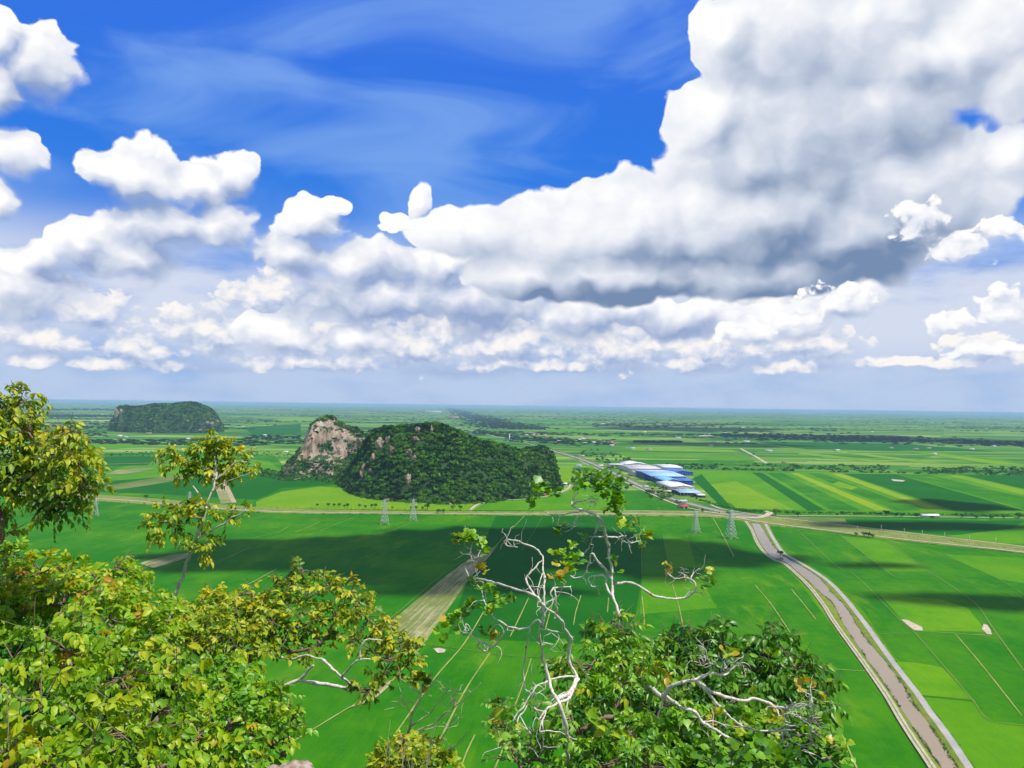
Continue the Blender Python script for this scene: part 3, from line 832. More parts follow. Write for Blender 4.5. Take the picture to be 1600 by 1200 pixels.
# ------------------------------------------------------------------ the limestone hills
def rock_mat(name, veg=0.35, scale=1.0):
    m, t, b, o = new_mat(name)
    p = world_pos(t)
    st = t.noise(t.vec('MULTIPLY', p, (0.07 * scale, 0.07 * scale, 0.018 * scale)), 1.0, 6, 0.65, 0.5)
    n2 = t.noise(p, 0.05 * scale, 5, 0.7)
    col = t.ramp(t.math('ADD', t.math('MULTIPLY', st, 0.7), t.math('MULTIPLY', n2, 0.3)), [(0.30, (0.12, 0.08, 0.05)), (0.42, (0.27, 0.19, 0.13)), (0.52, (0.42, 0.32, 0.24)), (0.62, (0.52, 0.45, 0.38)), (0.75, (0.40, 0.25, 0.15))])
    g = t.sstep(t.noise(p, 0.035 * scale, 6, 0.7), 0.60 - veg * 0.3, 0.66 - veg * 0.3)
    nz = t.node('ShaderNodeSeparateXYZ'); ge = t.node('ShaderNodeNewGeometry'); t.l.new(ge.outputs['Normal'], nz.inputs[0])
    g = t.math('MAXIMUM', g, t.sstep(nz.outputs[2], 0.62, 0.8))
    t.l.new(t.mix(g, col, (0.030, 0.075, 0.018)), b.inputs['Base Color'])
    bp = t.node('ShaderNodeBump'); bp.inputs['Strength'].default_value = 0.9; bp.inputs['Distance'].default_value = 9.0 / scale
    t.l.new(st, bp.inputs['Height']); t.l.new(bp.outputs[0], b.inputs['Normal'])
    b.inputs['Roughness'].default_value = 0.95
    return m


M['rock'] = rock_mat('limestone_cliff', 0.18)
M['rock_bare'] = rock_mat('bare_limestone', -0.6)
M['rock_veg'] = rock_mat('overgrown_limestone', 1.2)


def hill(name, cols, depth, ridge_t, prof, rough, mat, nx=120, nt=60, vert=0.0, seed=0.0):
    """cols: px, foot row, top row.  Rises from its near foot to the ridge and falls again behind."""
    cols = np.array(cols, float); s = np.linspace(cols[0, 0], cols[-1, 0], nx)
    by = np.interp(s, cols[:, 0], cols[:, 1]); ty = np.interp(s, cols[:, 0], cols[:, 2])
    F = np.array([G(a, b_) for a, b_ in zip(s, by)])
    V = np.zeros((nx, nt, 3)); tt = np.linspace(0, 1, nt)
    for i in range(nx):
        u_ = np.array([F[i, 0] / F[i, 1], 1.0])
        dr = F[i, 1] + depth * ridge_t
        zr = max(P(s[i], ty[i], dr)[2], 1.0)
        k = tt / ridge_t
        up = np.interp(k, prof[0], prof[1])
        dn = np.clip(1 - ((tt - ridge_t) / (1 - ridge_t)) ** 2, 0, 1)
        h = zr * np.where(tt < ridge_t, up, dn)
        d = F[i, 1] + depth * tt
        V[i, :, 0] = u_[0] * d; V[i, :, 1] = d; V[i, :, 2] = h
    q = V * np.array([1, 1, 1]) / 38.0 + seed
    nz = fbm(q, 5)
    env = np.clip(V[:, :, 2] / 25.0, 0, 1)
    V[:, :, 1] += nz * rough * 1.6 * env; V[:, :, 0] += fbm(q + 9.3, 4) * rough * env
    V[:, :, 2] += fbm(q * 1.7 + 3.1, 4) * rough * 0.35 * env
    V[:, 0, 2] -= 1.0
    idx = (np.arange(nx - 1)[:, None] * nt + np.arange(nt - 1)[None, :]).ravel()
    o = mk(name, V.reshape(-1, 3), np.stack([idx, idx + nt, idx + nt + 1, idx + 1], 1), mat, smooth=True)
    tag(o, kind='structure')
    return V


cliffC = [(438, 749, 744), (447, 750, 728), (458, 750, 714), (468, 748, 696), (476, 747, 680), (484, 746, 664), (492, 745, 655), (502, 744, 651), (512, 743, 651), (522, 742, 656),
          (532, 742, 662), (545, 742, 668), (556, 742, 671), (568, 743, 678), (580, 745, 690), (592, 748, 708), (605, 750, 735)]
VA = hill('limestone_hill', cliffC, 230, 0.55, ([0, 0.30, 0.55, 0.68, 0.9, 1.0], [0, 0.22, 0.34, 0.80, 0.97, 1.0]), 30, M['rock'], 150, 90, seed=2.2)
hillC = [(528, 753, 752), (536, 764, 742), (548, 771, 728), (560, 776, 704), (572, 778, 686), (584, 780, 674), (600, 782, 668), (625, 784, 667), (650, 785, 664), (670, 786, 661), (690, 787, 666),
         (710, 787, 673), (730, 787, 681), (750, 786, 689), (770, 784, 695), (790, 782, 699), (810, 780, 705), (825, 778, 702), (840, 776, 699), (853, 773, 701), (862, 770, 716), (869, 767, 744), (876, 764, 763)]
VB = hill('limestone_hill', hillC, 360, 0.50, ([0, 0.15, 0.45, 0.75, 1.0], [0, 0.13, 0.50, 0.82, 1.0]), 18, M['rock_veg'], 150, 90, seed=5.7)
farC = [(170, 673, 671), (176, 674, 655), (180, 674, 641), (186, 675, 635), (195, 675, 634), (205, 676, 636), (220, 676, 635), (240, 677, 632), (255, 677, 631), (270, 677, 631), (280, 677, 629.5), (292, 677, 629), (304, 677, 629.5),
        (315, 677, 633), (325, 676, 637), (335, 676, 645), (341, 675, 655), (346, 675, 665), (349, 674, 673)]
VF = hill('limestone_hill', farC, 700, 0.45, ([0, 0.08, 0.35, 0.7, 1.0], [0, 0.30, 0.62, 0.86, 1.0]), 30, M['rock_veg'], 120, 70, seed=9.1)

PATCH = [(653, 673, 5, 9), (649, 686, 7, 6), (641, 707, 6, 8), (647, 716, 4, 6), (638, 751, 6, 12), (658, 744, 3, 5), (567, 738, 5, 15), (583, 716, 5, 8), (594, 697, 8, 14), (612, 704, 6, 9), (674, 672, 3, 7), (686, 742, 2, 4), (579, 735, 4, 5), (606, 688, 5, 8)]


def scatter_hill(V, nx_step, rmin, rmax, tmax, seed, spacing, skip=None, tint=0.0):
    r = np.random.default_rng(seed); nx, nt = V.shape[:2]; sp = []
    W = V[1:, 1:] ; e1 = V[1:, :-1] - V[:-1, :-1]; e2 = V[:-1, 1:] - V[:-1, :-1]
    A = np.linalg.norm(np.cross(e1, e2), axis=2)
    A[:, int(nt * tmax):] = 0
    N = int(A.sum() / spacing ** 2)
    pr = (A / A.sum()).ravel(); pick = r.choice(len(pr), N, p=pr)
    for q in pick:
        i, j = divmod(q, A.shape[1]); a, b_ = r.random(2)
        p = V[i, j] + e1[i, j] * a + e2[i, j] * b_
        sx_, sy_ = proj(p + np.array([0, 0, 3]))
        if skip is not None and skip(sx_, sy_, p, r):
            continue
        big = fbm(p / 30.0 + 3.3, 3) * 1.3
        rad = (rmin + (rmax - rmin) * r.random() ** 1.6) * (1.3 if r.random() < 0.10 else 1.0)
        sp.append((p[0], p[1], p[2] - rad * 0.35, rad, r.uniform(0.8, 1.25), tint + big * 1.2 + r.normal() * 0.20))
    return sp


def skipB(sx_, sy_, p, r):
    return any(((sx_ - a) / c) ** 2 + ((sy_ - b_) / d) ** 2 < 1 for a, b_, c, d in PATCH)
spB = scatter_hill(VB, 0, 4.2, 10.0, 0.56, 5, 6.8, skipB)


def skipA(sx_, sy_, p, r):
    # the bare cliff face, but for a ledge of bushes and the crest
    face = 470 < sx_ < 582 and sy_ > np.interp(sx_, [470, 492, 515, 545, 582], [690, 657, 655, 672, 690]) and sy_ < np.interp(sx_, [470, 485, 530, 560, 582], [708, 722, 717, 705, 735])
    if face and not (((sx_ - 508) / 14) ** 2 + ((sy_ - 697) / 6) ** 2 < 1 or ((sx_ - 548) / 6) ** 2 + ((sy_ - 700) / 14) ** 2 < 1):
        return r.random() > 0.045
    return False
spA = scatter_hill(VA, 0, 3.6, 7.5, 0.62, 6, 6.4, skipA)
# low scrub along the feet of both hills
for _ in range(620):
    px_ = rng.uniform(385, 560); lo = np.interp(px_, [385, 440, 500, 545, 560], [728, 738, 740, 750, 765]); hi = np.interp(px_, [385, 440, 500, 545, 560], [738, 752, 752, 765, 777])
    g_ = G(px_, rng.uniform(lo, hi)); spA.append((g_[0], g_[1], -0.5, rng.uniform(2.5, 5.5), 1.0, rng.normal() * 0.2))
for _ in range(260):
    px_ = rng.uniform(545, 880); by_ = np.interp(px_, [c_[0] for c_ in hillC], [c_[1] for c_ in hillC])
    g_ = G(px_, by_ + rng.uniform(-3, 1.8)); spB.append((g_[0], g_[1], -0.5, rng.uniform(2.5, 5.0), 1.0, 0.15 + rng.normal() * 0.2))
spB.sort(key=lambda q: -q[3] / q[1] * (1.0 if q[1] < 1800 else 0.6))
GH = 'broad-leaved trees covering the near hill'
protoH = [mk('hill_tree', CROWNS[i][0], CROWNS[i][1], M['wood_far'], tint=CROWNS[i][2]) for i in range(7)]
for i, (x, y, z, rad, hf, tn) in enumerate(spB[:290]):
    o = protoH[i] if i < 7 else protoH[i % 7].copy()
    if i >= 7: sc.collection.objects.link(o)
    o.location = (x, y, z); o.scale = (rad, rad, rad * hf); o.rotation_euler = (0, 0, rng.uniform(0, 6.28))
    tag(o, 'broad-leaved tree in the green wood covering the hill right of the pale cliff', 'tree', GH)
merge_crowns('hill_wood', spB[290:], M['wood_far'], CROWNS[:4], seed=3)
merge_crowns('cliff_scrub', spA, M['wood_far'], SMALL, seed=4)
spF = scatter_hill(VF, 0, 7.5, 12.5, 0.55, 8, 12.0, lambda a, b_, p, r: (176 < a < 192 and 639 < b_ < 660) or (318 < a < 338 and 655 < b_ < 668 and r.random() > 0.45) or (308 < a < 318 and 668 < b_ < 675), -0.12)
merge_crowns('far_hill_wood', spF, M['wood_far'], SMALL, seed=5)


def outcrop(px, py, rx, ry, d, seed, name='rock_outcrop'):
    V, F = ICO3S; V = V.copy()
    c = P(px, py, d); k = d / FPX
    q = V * np.array([2.4, 2.4, 1.5]) + seed * 3.7
    r = 0.72 + 1.5 * np.abs(fbm(q, 4)) * 1.6 + 0.9 * fbm(V * 3.9 + seed, 3)
    W = V * r[:, None] * np.array([rx * k * 0.8, 7.0, ry * k * 0.8]) + c
    tag(mk(name, W, F, M['rock_bare'], smooth=False), kind='structure')


def surf_d(V, px, py):
    """distance at which the hill surface is seen at a place of the photograph"""
    a, b_ = proj(V.reshape(-1, 3)); d = V.reshape(-1, 3)[:, 1]
    e = (a - px) ** 2 + (b_ - py) ** 2; i = np.argsort(e)[:6]
    return d[i].min()
for i, q in enumerate(PATCH):
    outcrop(*q, surf_d(VB, q[0], q[1]) + 1, i + 1)
outcrop(182, 648, 5, 10, surf_d(VF, 183, 650) - 6, 31); outcrop(189, 643, 3, 5, surf_d(VF, 189, 645) - 4, 32)
for i, q in enumerate([(323, 661, 4, 4), (331, 663, 5, 5), (313, 672, 4, 2.6), (339, 662, 3, 7), (293, 658, 2, 2)]):
    outcrop(*q, surf_d(VF, q[0], q[1]) - 8, 40 + i)
for i, (a, b_, s_) in enumerate([(663, 783, 5), (607, 782, 4), (551, 772, 3.5), (702, 788, 3)]):
    g_ = G(a, b_); V, F = ICO2; W = V * (1 + 0.8 * fbm(V * 1.5 + i * 4.1, 3))[:, None] * np.array([s_ * 1.5, s_, s_]) + np.array([g_[0], g_[1], s_ * 0.3])
    tag(mk('boulder', W, F, M['rock_bare']), 'pale limestone boulder at the foot of the near hill, ' + ['below its middle', 'behind the left grey pylon', 'at its left corner', 'right of the middle'][i], 'boulder')

# ------------------------------------------------------------------ trees of the plain
def tree_proto(seed, crown, mat):
    e = empty('roadside_tree', (0, 0, 0))
    V, F, T = crown
    mk('crown', V * np.array([1, 1, 1.1]) + np.array([0, 0, 0.45]), F, mat, e, tint=T)
    mb = MB(); mb.tube([(0, 0, -0.05), (0.03, 0, 0.4), (0, 0.04, 0.9)], [0.10, 0.07, 0.05], 5)
    for a in (0.4, 2.4, 4.6):
        mb.tube([(0, 0, 0.45), (0.25 * math.cos(a), 0.25 * math.sin(a), 0.8), (0.5 * math.cos(a), 0.5 * math.sin(a), 1.05)], [0.05, 0.035, 0.02], 4)
    mb.build('trunk', M['bark_far'], e)
    return e
M['orchard_y'] = leaf_mat('yellowing_foliage', [(0.0, (0.05, 0.12, 0.01)), (0.5, (0.16, 0.22, 0.02)), (1.0, (0.30, 0.28, 0.03))], 0.2, 0.8, 0.0, 0.1)
protoT = [tree_proto(i, CROWNS[i], M['orchard'] if i % 2 else M['wood_far']) for i in range(5)] + [tree_proto(9, CROWNS[5], M['orchard_y'])]
used = set()


def place_tree(px, py, rad, label, group=None, kind=None, name='roadside_tree', hf=1.0):
    k = kind if kind is not None else int(rng.integers(0, 5))
    src = protoT[k]
    o = src if k not in used else copy_tree(src)
    used.add(k)
    g_ = G(px, py)
    o.name = name; o.location = (g_[0], g_[1], 0); o.scale = (rad, rad, rad * hf); o.rotation_euler = (0, 0, rng.uniform(0, 6.28))
    return tag(o, label, 'tree', group)


for i, (a, b_, s_, lb) in enumerate([
        (1212, 806, 8.5, 'rounded yellow-green tree beside the road junction right of the canal head'), (1247, 808, 6.5, 'dark round tree by the dirt road just right of the yellow-green tree'),
        (1140, 807, 8, 'dark bushy tree at the road crossing beside the tall pylon'), (1177, 712, 6, 'lone tree at the upper end of the pale track behind the hedge belt'),
        (668, 796, 7, 'largest bushy tree in front of the pale boulder below the hill'), (487, 754, 5, 'tiny bush standing alone in the green field left of the wooded hill'),
        (229, 780, 6, 'dark tree on the left stretch of the straight road behind the thin tree'), (1592, 810, 7.5, 'dark tree at the right edge by the far dirt road'),
        (1385, 806, 7, 'broad dark tree left of the pale building on the far dirt road'), (1433, 810, 6.5, 'round dark tree right of the pale building on the far dirt road'),
        (1098, 801, 5, 'small tree between red-roofed shed and straight road'), (708, 797, 6, 'left one of two round trees at the start of the village lane'),
        (719, 797, 6, 'right one of two round trees at the start of the village lane'), (684, 803, 6.0, 'left one of two low bushy trees on the near side of the straight road'),
        (693, 803, 6.0, 'right one of two low bushy trees on the near side of the straight road'), (1219, 868, 4.5, 'dark bush on the canal bank below the junction')]):
    place_tree(a, b_, s_, lb, None, 5 if i == 0 else None)
for a, b_, s_ in [(513, 793, 4.5), (522, 793, 4), (530, 793, 4.5), (538, 794, 3.5), (543, 794, 4.8), (562, 794, 4.2), (571, 795, 3.6), (581, 794, 4), (586, 794, 4.5), (496, 792, 3.2), (613, 796, 3.0)]:
    place_tree(a, b_, s_, 'small dark tree in the roadside row left of the two grey pylons', 'roadside row left of the pylons', hf=1.3)
for a, b_, s_ in [(643, 797, 4.5), (650, 797, 5), (660, 797, 4.5)]:
    place_tree(a, b_, s_, 'bushy roadside tree right behind the second grey pylon', 'bushy trees behind the pylon')
for a, b_, s_ in [(1338, 838, 4.2), (1350, 839, 5.2), (1357, 840, 5.5), (1363, 841, 4.6)]:
    place_tree(a, b_, s_, 'dark tree in the short clump on the right-hand straight road', 'clump on the right-hand road')
for a, b_, s_ in [(1458, 811, 4), (1503, 809, 4), (1525, 811, 5), (1548, 812, 5), (1400, 808, 5), (1410, 808, 5), (1372, 806, 4), (1315, 803, 3.5), (1320, 804, 3), (1568, 811, 4), (1308, 806, 3)]:
    place_tree(a, b_, s_, 'small dark tree along the far dirt road on the right', 'small trees along the far dirt road')


def in_poly(x, y, pg):
    c = False; j = len(pg) - 1
    for i in range(len(pg)):
        if (pg[i][1] > y) != (pg[j][1] > y) and x < (pg[j][0] - pg[i][0]) * (y - pg[i][1]) / (pg[j][1] - pg[i][1]) + pg[i][0]:
            c = not c
        j = i
    return c


def fill_trees(pg, n, r0, r1, label, group, name, kinds=(0, 1, 2, 3, 4)):
    xs = [q[0] for q in pg]; ys = [q[1] for q in pg]; k = 0; tries = 0
    while k < n and tries < n * 40:
        tries += 1
        a, b_ = rng.uniform(min(xs), max(xs)), rng.uniform(min(ys), max(ys))
        if in_poly(a, b_, pg):
            place_tree(a, b_, rng.uniform(r0, r1), label, group, int(rng.choice(kinds)), name); k += 1
fill_trees([(896, 737), (930, 738), (960, 748), (995, 764), (975, 768), (915, 768), (893, 758)], 110, 4.5, 7.5, 'leafy orchard tree in the green grove between the wooded hill and the highway', 'trees of the orchard grove', 'orchard_tree', (1, 3))
fill_trees([(1002, 768), (1020, 766), (1052, 778), (1040, 782), (1012, 781)], 34, 3.8, 5.5, 'low dark tree in the thicket opposite the blue factory', 'trees of the thicket opposite the factory', 'thicket_tree')
fill_trees([(998, 749), (1004, 747), (1036, 760), (1058, 774), (1052, 776), (1020, 762)], 30, 2.8, 4.2, 'small tree in the row between the highway and the factory', 'row of trees before the factory', 'roadside_tree')
fill_trees([(898, 706), (935, 703), (1000, 726), (975, 727), (945, 738), (930, 722)], 60, 5.0, 8.5, 'tree in the loose grove behind the highway left of the factory', 'grove left of the factory', 'grove_tree')

# hedge belts, village groves and distant tree lines: too many and too small to count
sp = []
for _ in range(1250):
    a = rng.uniform(1040, 1720); t_ = rng.random()
    y0 = np.interp(a, [1040, 1090, 1300, 1600, 1720], [724, 726, 727, 730, 732]); y1 = np.interp(a, [1040, 1090, 1300, 1600, 1720], [733, 734, 738, 744, 746])
    if fbm(np.array([a * 0.035, t_ * 2.0, 1.0]), 3) < -0.06 and a > 1100:
        continue
    g_ = G(a, y0 + (y1 - y0) * t_); sp.append((g_[0], g_[1], -0.6, rng.uniform(3.0, 7.5) * (1.5 if rng.random() < 0.05 else 1), rng.uniform(0.7, 1.2), rng.normal() * 0.2))
for _ in range(420):
    a = rng.uniform(1150, 1720); b_ = np.interp(a, [1150, 1300, 1600, 1720], [799, 802, 806, 808]) + rng.normal() * 0.8
    g_ = G(a, b_); sp.append((g_[0], g_[1], -0.4, rng.uniform(1.4, 3.6), 0.8, rng.normal() * 0.2))
for _ in range(160):
    a = rng.uniform(1060, 1190); b_ = np.interp(a, [1060, 1110, 1150, 1190], [770, 786, 797, 799]) + rng.normal() * 1.1
    g_ = G(a, b_); sp.append((g_[0], g_[1], -0.4, rng.uniform(1.4, 3.2), 0.8, rng.normal() * 0.2))
for _ in range(330):
    a = rng.uniform(-50, 500); b_ = np.interp(a, [-50, 160, 300, 500], [716, 711, 706, 712]) + rng.normal() * 2.4
    g_ = G(a, b_); sp.append((g_[0], g_[1], -0.4, rng.uniform(3, 6.5), 0.8, rng.normal() * 0.2))
for _ in range(80):
    a = rng.uniform(420, 850); b_ = np.interp(a, [420, 600, 850], [793, 797, 800]) + rng.normal() * 0.8
    g_ = G(a, b_); sp.append((g_[0], g_[1], -0.3, rng.uniform(0.9, 2.0), 0.9, rng.normal() * 0.2))
merge_crowns('hedge_belt', sp, M['orchard'], SMALL, seed=11)

sp = []
def belt(n, fa, fb, r0, r1):
    for _ in range(n):
        a, b_ = fa(), 0
        b_ = fb(a); g_ = G(a, b_)
        sp.append((g_[0], g_[1], -1.0, rng.uniform(r0, r1), rng.uniform(0.7, 1.1), rng.normal() * 0.2))
# the wooded town road running to the horizon
for _ in range(1500):
    t_ = rng.random() ** 0.6; c = G(700 + 112 * t_ ** 1.5, 636.5 + 34 * t_ ** 1.25 + 0.0)
    sp.append((c[0] + rng.normal() * 170, c[1] + rng.normal() * 60, -1, rng.uniform(5, 10) + c[1] / 2500, 0.9, rng.normal() * 0.2))
belt(260, lambda: rng.uniform(740, 900), lambda a: np.interp(a, [740, 800, 900], [672, 684, 692]) + rng.normal() * 2.2, 5, 9)
belt(240, lambda: rng.uniform(790, 960), lambda a: np.interp(a, [790, 960], [684, 693]) + rng.normal() * 2.6, 5, 9)
belt(120, lambda: rng.uniform(992, 1064), lambda a: 690.5 + rng.uniform(-1.4, 1.4), 7, 10)
belt(230, lambda: rng.uniform(925, 1130), lambda a: 665 + rng.normal() * 2.0, 8, 14)
belt(360, lambda: rng.uniform(1130, 1420), lambda a: 680 + (a - 1130) * 0.03 + rng.normal() * 3.0, 8, 14)
belt(320, lambda: rng.uniform(1300, 1660), lambda a: 684 + (a - 1300) * 0.035 + rng.normal() * 2.6, 8, 14)
belt(300, lambda: rng.uniform(40, 190), lambda a: 650.5 + rng.normal() * 0.9, 12, 18)
belt(200, lambda: rng.uniform(40, 180), lambda a: 640.5 + rng.normal() * 0.7, 16, 26)
belt(140, lambda: rng.uniform(380, 470), lambda a: 684 + rng.normal() * 2.0, 5, 9)
belt(120, lambda: rng.uniform(60, 170), lambda a: 679 + rng.normal() * 3.0, 5, 10)
k = 0
while k < 6500:
    a = rng.uniform(-60, 1680); hz = 634 + 0.0136 * (a - 800); dy = 3.0 + 66 * rng.random() ** 1.5
    g_ = G(a, hz + dy)
    f = fbm(np.array([g_[0] * 0.0007 + 5, g_[1] * 0.0016, 2.5]), 5)
    if f > (0.035 if dy < 30 else 0.10):
        s_ = rng.uniform(4.5, 8) + g_[1] / 1500
        sp.append((g_[0], g_[1], -1.0, s_, 0.75 if g_[1] < 8000 else 0.5, rng.normal() * 0.2)); k += 1
merge_crowns('distant_tree_line', sp, M['wood_dark'], TINY, seed=12, wide=2.4)

# ------------------------------------------------------------------ buildings
M['steel'] = plain_mat('galvanised_steel', (0.62, 0.64, 0.66), (0.50, 0.52, 0.54), 0.4, rough=0.5, metal=0.1)
def sheet_mat(name, c, rough=0.45, dirt=0.15, rib=1.3):
    m, t, b, o = new_mat(name)
    p = world_pos(t)
    n = t.noise(p, 0.12, 5, 0.65)
    t.l.new(t.mix(t.math('MULTIPLY', t.sstep(n, 0.45, 0.75), dirt * 2), c, tuple(x * 0.55 for x in c)), b.inputs['Base Color'])
    w_ = t.node('ShaderNodeTexWave'); w_.inputs['Scale'].default_value = rib; t.l.new(p, w_.inputs['Vector'])
    bp = t.node('ShaderNodeBump'); bp.inputs['Strength'].default_value = 0.3; bp.inputs['Distance'].default_value = 0.05
    t.l.new(w_.outputs[1], bp.inputs['Height']); t.l.new(bp.outputs[0], b.inputs['Normal'])
    b.inputs['Roughness'].default_value = rough
    return m
M['s_white'] = sheet_mat('white_sheet_roof', (0.80, 0.80, 0.80)); M['s_pink'] = sheet_mat('faded_sheet_roof', (0.62, 0.56, 0.57))
M['s_lblue'] = sheet_mat('light_blue_sheet', (0.36, 0.55, 0.80)); M['s_cyan'] = sheet_mat('cyan_sheet', (0.16, 0.50, 0.72)); M['s_blue'] = sheet_mat('blue_sheet', (0.06, 0.15, 0.46))
M['s_red'] = sheet_mat('red_sheet', (0.48, 0.07, 0.06)); M['s_rust'] = sheet_mat('rusty_sheet', (0.36, 0.17, 0.10)); M['s_grey'] = sheet_mat('grey_sheet', (0.50, 0.52, 0.55))
M['w_white'] = plain_mat('white_wall', (0.72, 0.70, 0.66), (0.52, 0.49, 0.45), 0.2); M['w_blue'] = sheet_mat('blue_wall', (0.030, 0.070, 0.40)); M['w_dark'] = plain_mat('dark_shed_wall', (0.10, 0.08, 0.08), (0.05, 0.04, 0.04), 0.3)  # dark shed colour stands in for shade inside the open sheds
M['opening'] = plain_mat('dark_opening', (0.03, 0.035, 0.04), (0.02, 0.02, 0.025), 0.3)
M['w_tan'] = plain_mat('cream_wall', (0.55, 0.45, 0.33), (0.40, 0.31, 0.22), 0.3)


def building(name, label, px, py, w_, d, h, rise, roof, wall, ridge='y', doors=2, wins=0, rz=6.2, cat='building', group=None, loc=None, ov=None):
    """walls, a pitched roof with eaves, door openings and windows; origin at the near left corner"""
    if loc is None: loc = G(px, py)
    e = empty(name, (loc[0], loc[1], 0), label, cat, group, R(rz))
    ov = (0.8 if w_ > 25 else 0.5) if ov is None else ov
    mb = MB()
    if ridge == 'y':
        V = [(0, 0, -1), (w_, 0, -1), (w_, 0, h), (w_ / 2, 0, h + rise), (0, 0, h), (0, d, -1), (w_, d, -1), (w_, d, h), (w_ / 2, d, h + rise), (0, d, h)]
    else:
        V = [(0, d, -1), (0, 0, -1), (0, 0, h), (0, d / 2, h + rise), (0, d, h), (w_, d, -1), (w_, 0, -1), (w_, 0, h), (w_, d / 2, h + rise), (w_, d, h)]
    mb.add(V, F3=[(0, 1, 2), (0, 2, 4), (2, 3, 4), (6, 5, 7), (7, 5, 9), (7, 9, 8)], F4=[(0, 4, 9, 5), (1, 6, 7, 2)])
    mb.build('wall', wall, e)
    rb = MB(); th = 0.35; o_ = ov
    sl = rise / ((w_ if ridge == 'y' else d) / 2)
    for s_ in (0, 1):
        if ridge == 'y':
            x0, x1 = (-o_, w_ / 2) if s_ == 0 else (w_ + o_, w_ / 2)
            z0, z1 = h - o_ * sl + 0.05, h + rise + 0.05
            q = [(x0, -o_, z0), (x1, -o_, z1), (x1, d + o_, z1), (x0, d + o_, z0)]
        else:
            y0, y1 = (-o_, d / 2) if s_ == 0 else (d + o_, d / 2)
            z0, z1 = h - o_ * sl + 0.05, h + rise + 0.05
            q = [(-o_, y0, z0), (-o_, y1, z1), (w_ + o_, y1, z1), (w_ + o_, y0, z0)]
        V = q + [(x, y, z + th) for x, y, z in q]
        rb.add(V, F4=[(0, 3, 2, 1), (4, 5, 6, 7), (0, 1, 5, 4), (1, 2, 6, 5), (2, 3, 7, 6), (3, 0, 4, 7)])
    rb.build('roof', roof, e)
    for k in range(doors):
        c = w_ * (k + 0.5) / doors; dw = min(w_ / doors * 0.45, 7.0); dh = min(h * 0.62, 5.5)
        m_ = MB(); m_.box((c, -0.06, dh / 2), (dw, 0.3, dh)); m_.build('door', M['opening'], e)
    if w_ > 40:
        for k in range(int(w_ // 16)):
            c = w_ * (k + 0.5) / int(w_ // 16)
            zt = h + rise + 0.3 if ridge == 'x' else h + rise * (1 - abs(c - w_ / 2) / (w_ / 2)) + 0.3
            m_ = MB(); m_.tube([(c, d / 2, zt), (c, d / 2, zt + 1.0), (c, d / 2, zt + 1.9)], [0.7, 0.7, 1.1], 8); m_.build('roof_vent', M['steel'], e)
        m_ = MB()
        nb = int(w_ // 8)
        for k in range(nb + 1):
            m_.box((w_ * k / nb * 0.98 + w_ * 0.01, -0.14, h * 0.5), (0.4, 0.28, h * 0.99))
        m_.build('wall_pillars', M['s_grey'], e)
    for k in range(wins):
        c = w_ * (k + 0.5) / wins
        fr = MB(); fr.box((c, -0.05, h * 0.78), (w_ / wins * 0.6, 0.22, h * 0.16)); f_ = fr.build('window', M['s_white'], e)
        pn = MB(); pn.box((c, -0.13, h * 0.78), (w_ / wins * 0.52, 0.16, h * 0.11)); pn.build('pane', M['opening'], f_)
    return e


building('factory_hall', 'long low white hall with white roof at the far left end of the factory', 952, 730, 60, 26, 9, 2, M['s_white'], M['w_white'], 'x', 3, 8)
building('factory_hall', 'white gabled hall at the back of the factory beside the long low white hall', 978, 731, 76, 95, 11, 6, M['s_white'], M['w_white'], 'y', 2, 0)
building('factory_hall', 'wide hall with faded pinkish-white roof in the middle of the factory', 984, 738.5, 100, 150, 12, 3, M['s_pink'], M['w_white'], 'x', 2, 0)
building('factory_hall', 'pale pinkish hall with light front wall left of the dark blue walls', 990.5, 744.5, 44, 62, 12, 3, M['s_pink'], M['w_white'], 'x', 2, 5)
building('factory_hall', 'white-roofed hall at the back right of the factory behind the blue roofs', 1037, 737, 62, 130, 13, 2.5, M['s_white'], M['w_white'], 'x', 1, 0)
building('factory_hall', 'hall with deep blue roof at the right edge of the factory', 1050, 743, 64, 120, 10, 3, M['s_blue'], M['w_blue'], 'y', 1, 0)
building('factory_hall', 'largest hall with pale blue roof and dark blue front wall', 1018, 752.5, 96, 215, 14, 4, M['s_lblue'], M['w_blue'], 'x', 4, 0)
building('factory_hall', 'hall with bright cyan roof in front of the pale blue roof', 1038, 758.5, 46, 100, 12, 4, M['s_cyan'], M['w_blue'], 'y', 2, 0)
building('factory_hall', 'narrow blue-roofed hall right of the cyan roof', 1062, 758, 36, 90, 11, 3, M['s_blue'], M['w_blue'], 'x', 1, 0)
building('factory_hall', 'bright white-roofed hall with open front below the cyan roof', 1049, 767, 58, 125, 9, 4, M['s_white'], M['w_white'], 'y', 3, 0)
building('open_shed', 'wide pale-blue-roofed shed with dark open sides at the near factory end', 1063, 774.5, 50, 75, 6.5, 2.5, M['s_lblue'], M['w_dark'], 'x', 3, 0)
building('open_shed', 'small white-roofed shed at the nearest right end of the factory', 1091, 777.5, 17, 34, 5, 1.5, M['s_white'], M['w_dark'], 'x', 1, 0)
building('shed', 'small red-roofed shed by the straight road left of the pylons', 1062, 794.5, 18, 15, 4.0, 2.4, M['s_red'], M['w_tan'], 'x', 2, 2)
building('shed', 'small shed with pale grey-blue roof just behind the red-roofed shed', 1060, 786, 20, 20, 3.6, 2, M['s_grey'], M['w_tan'], 'x', 2, 2)
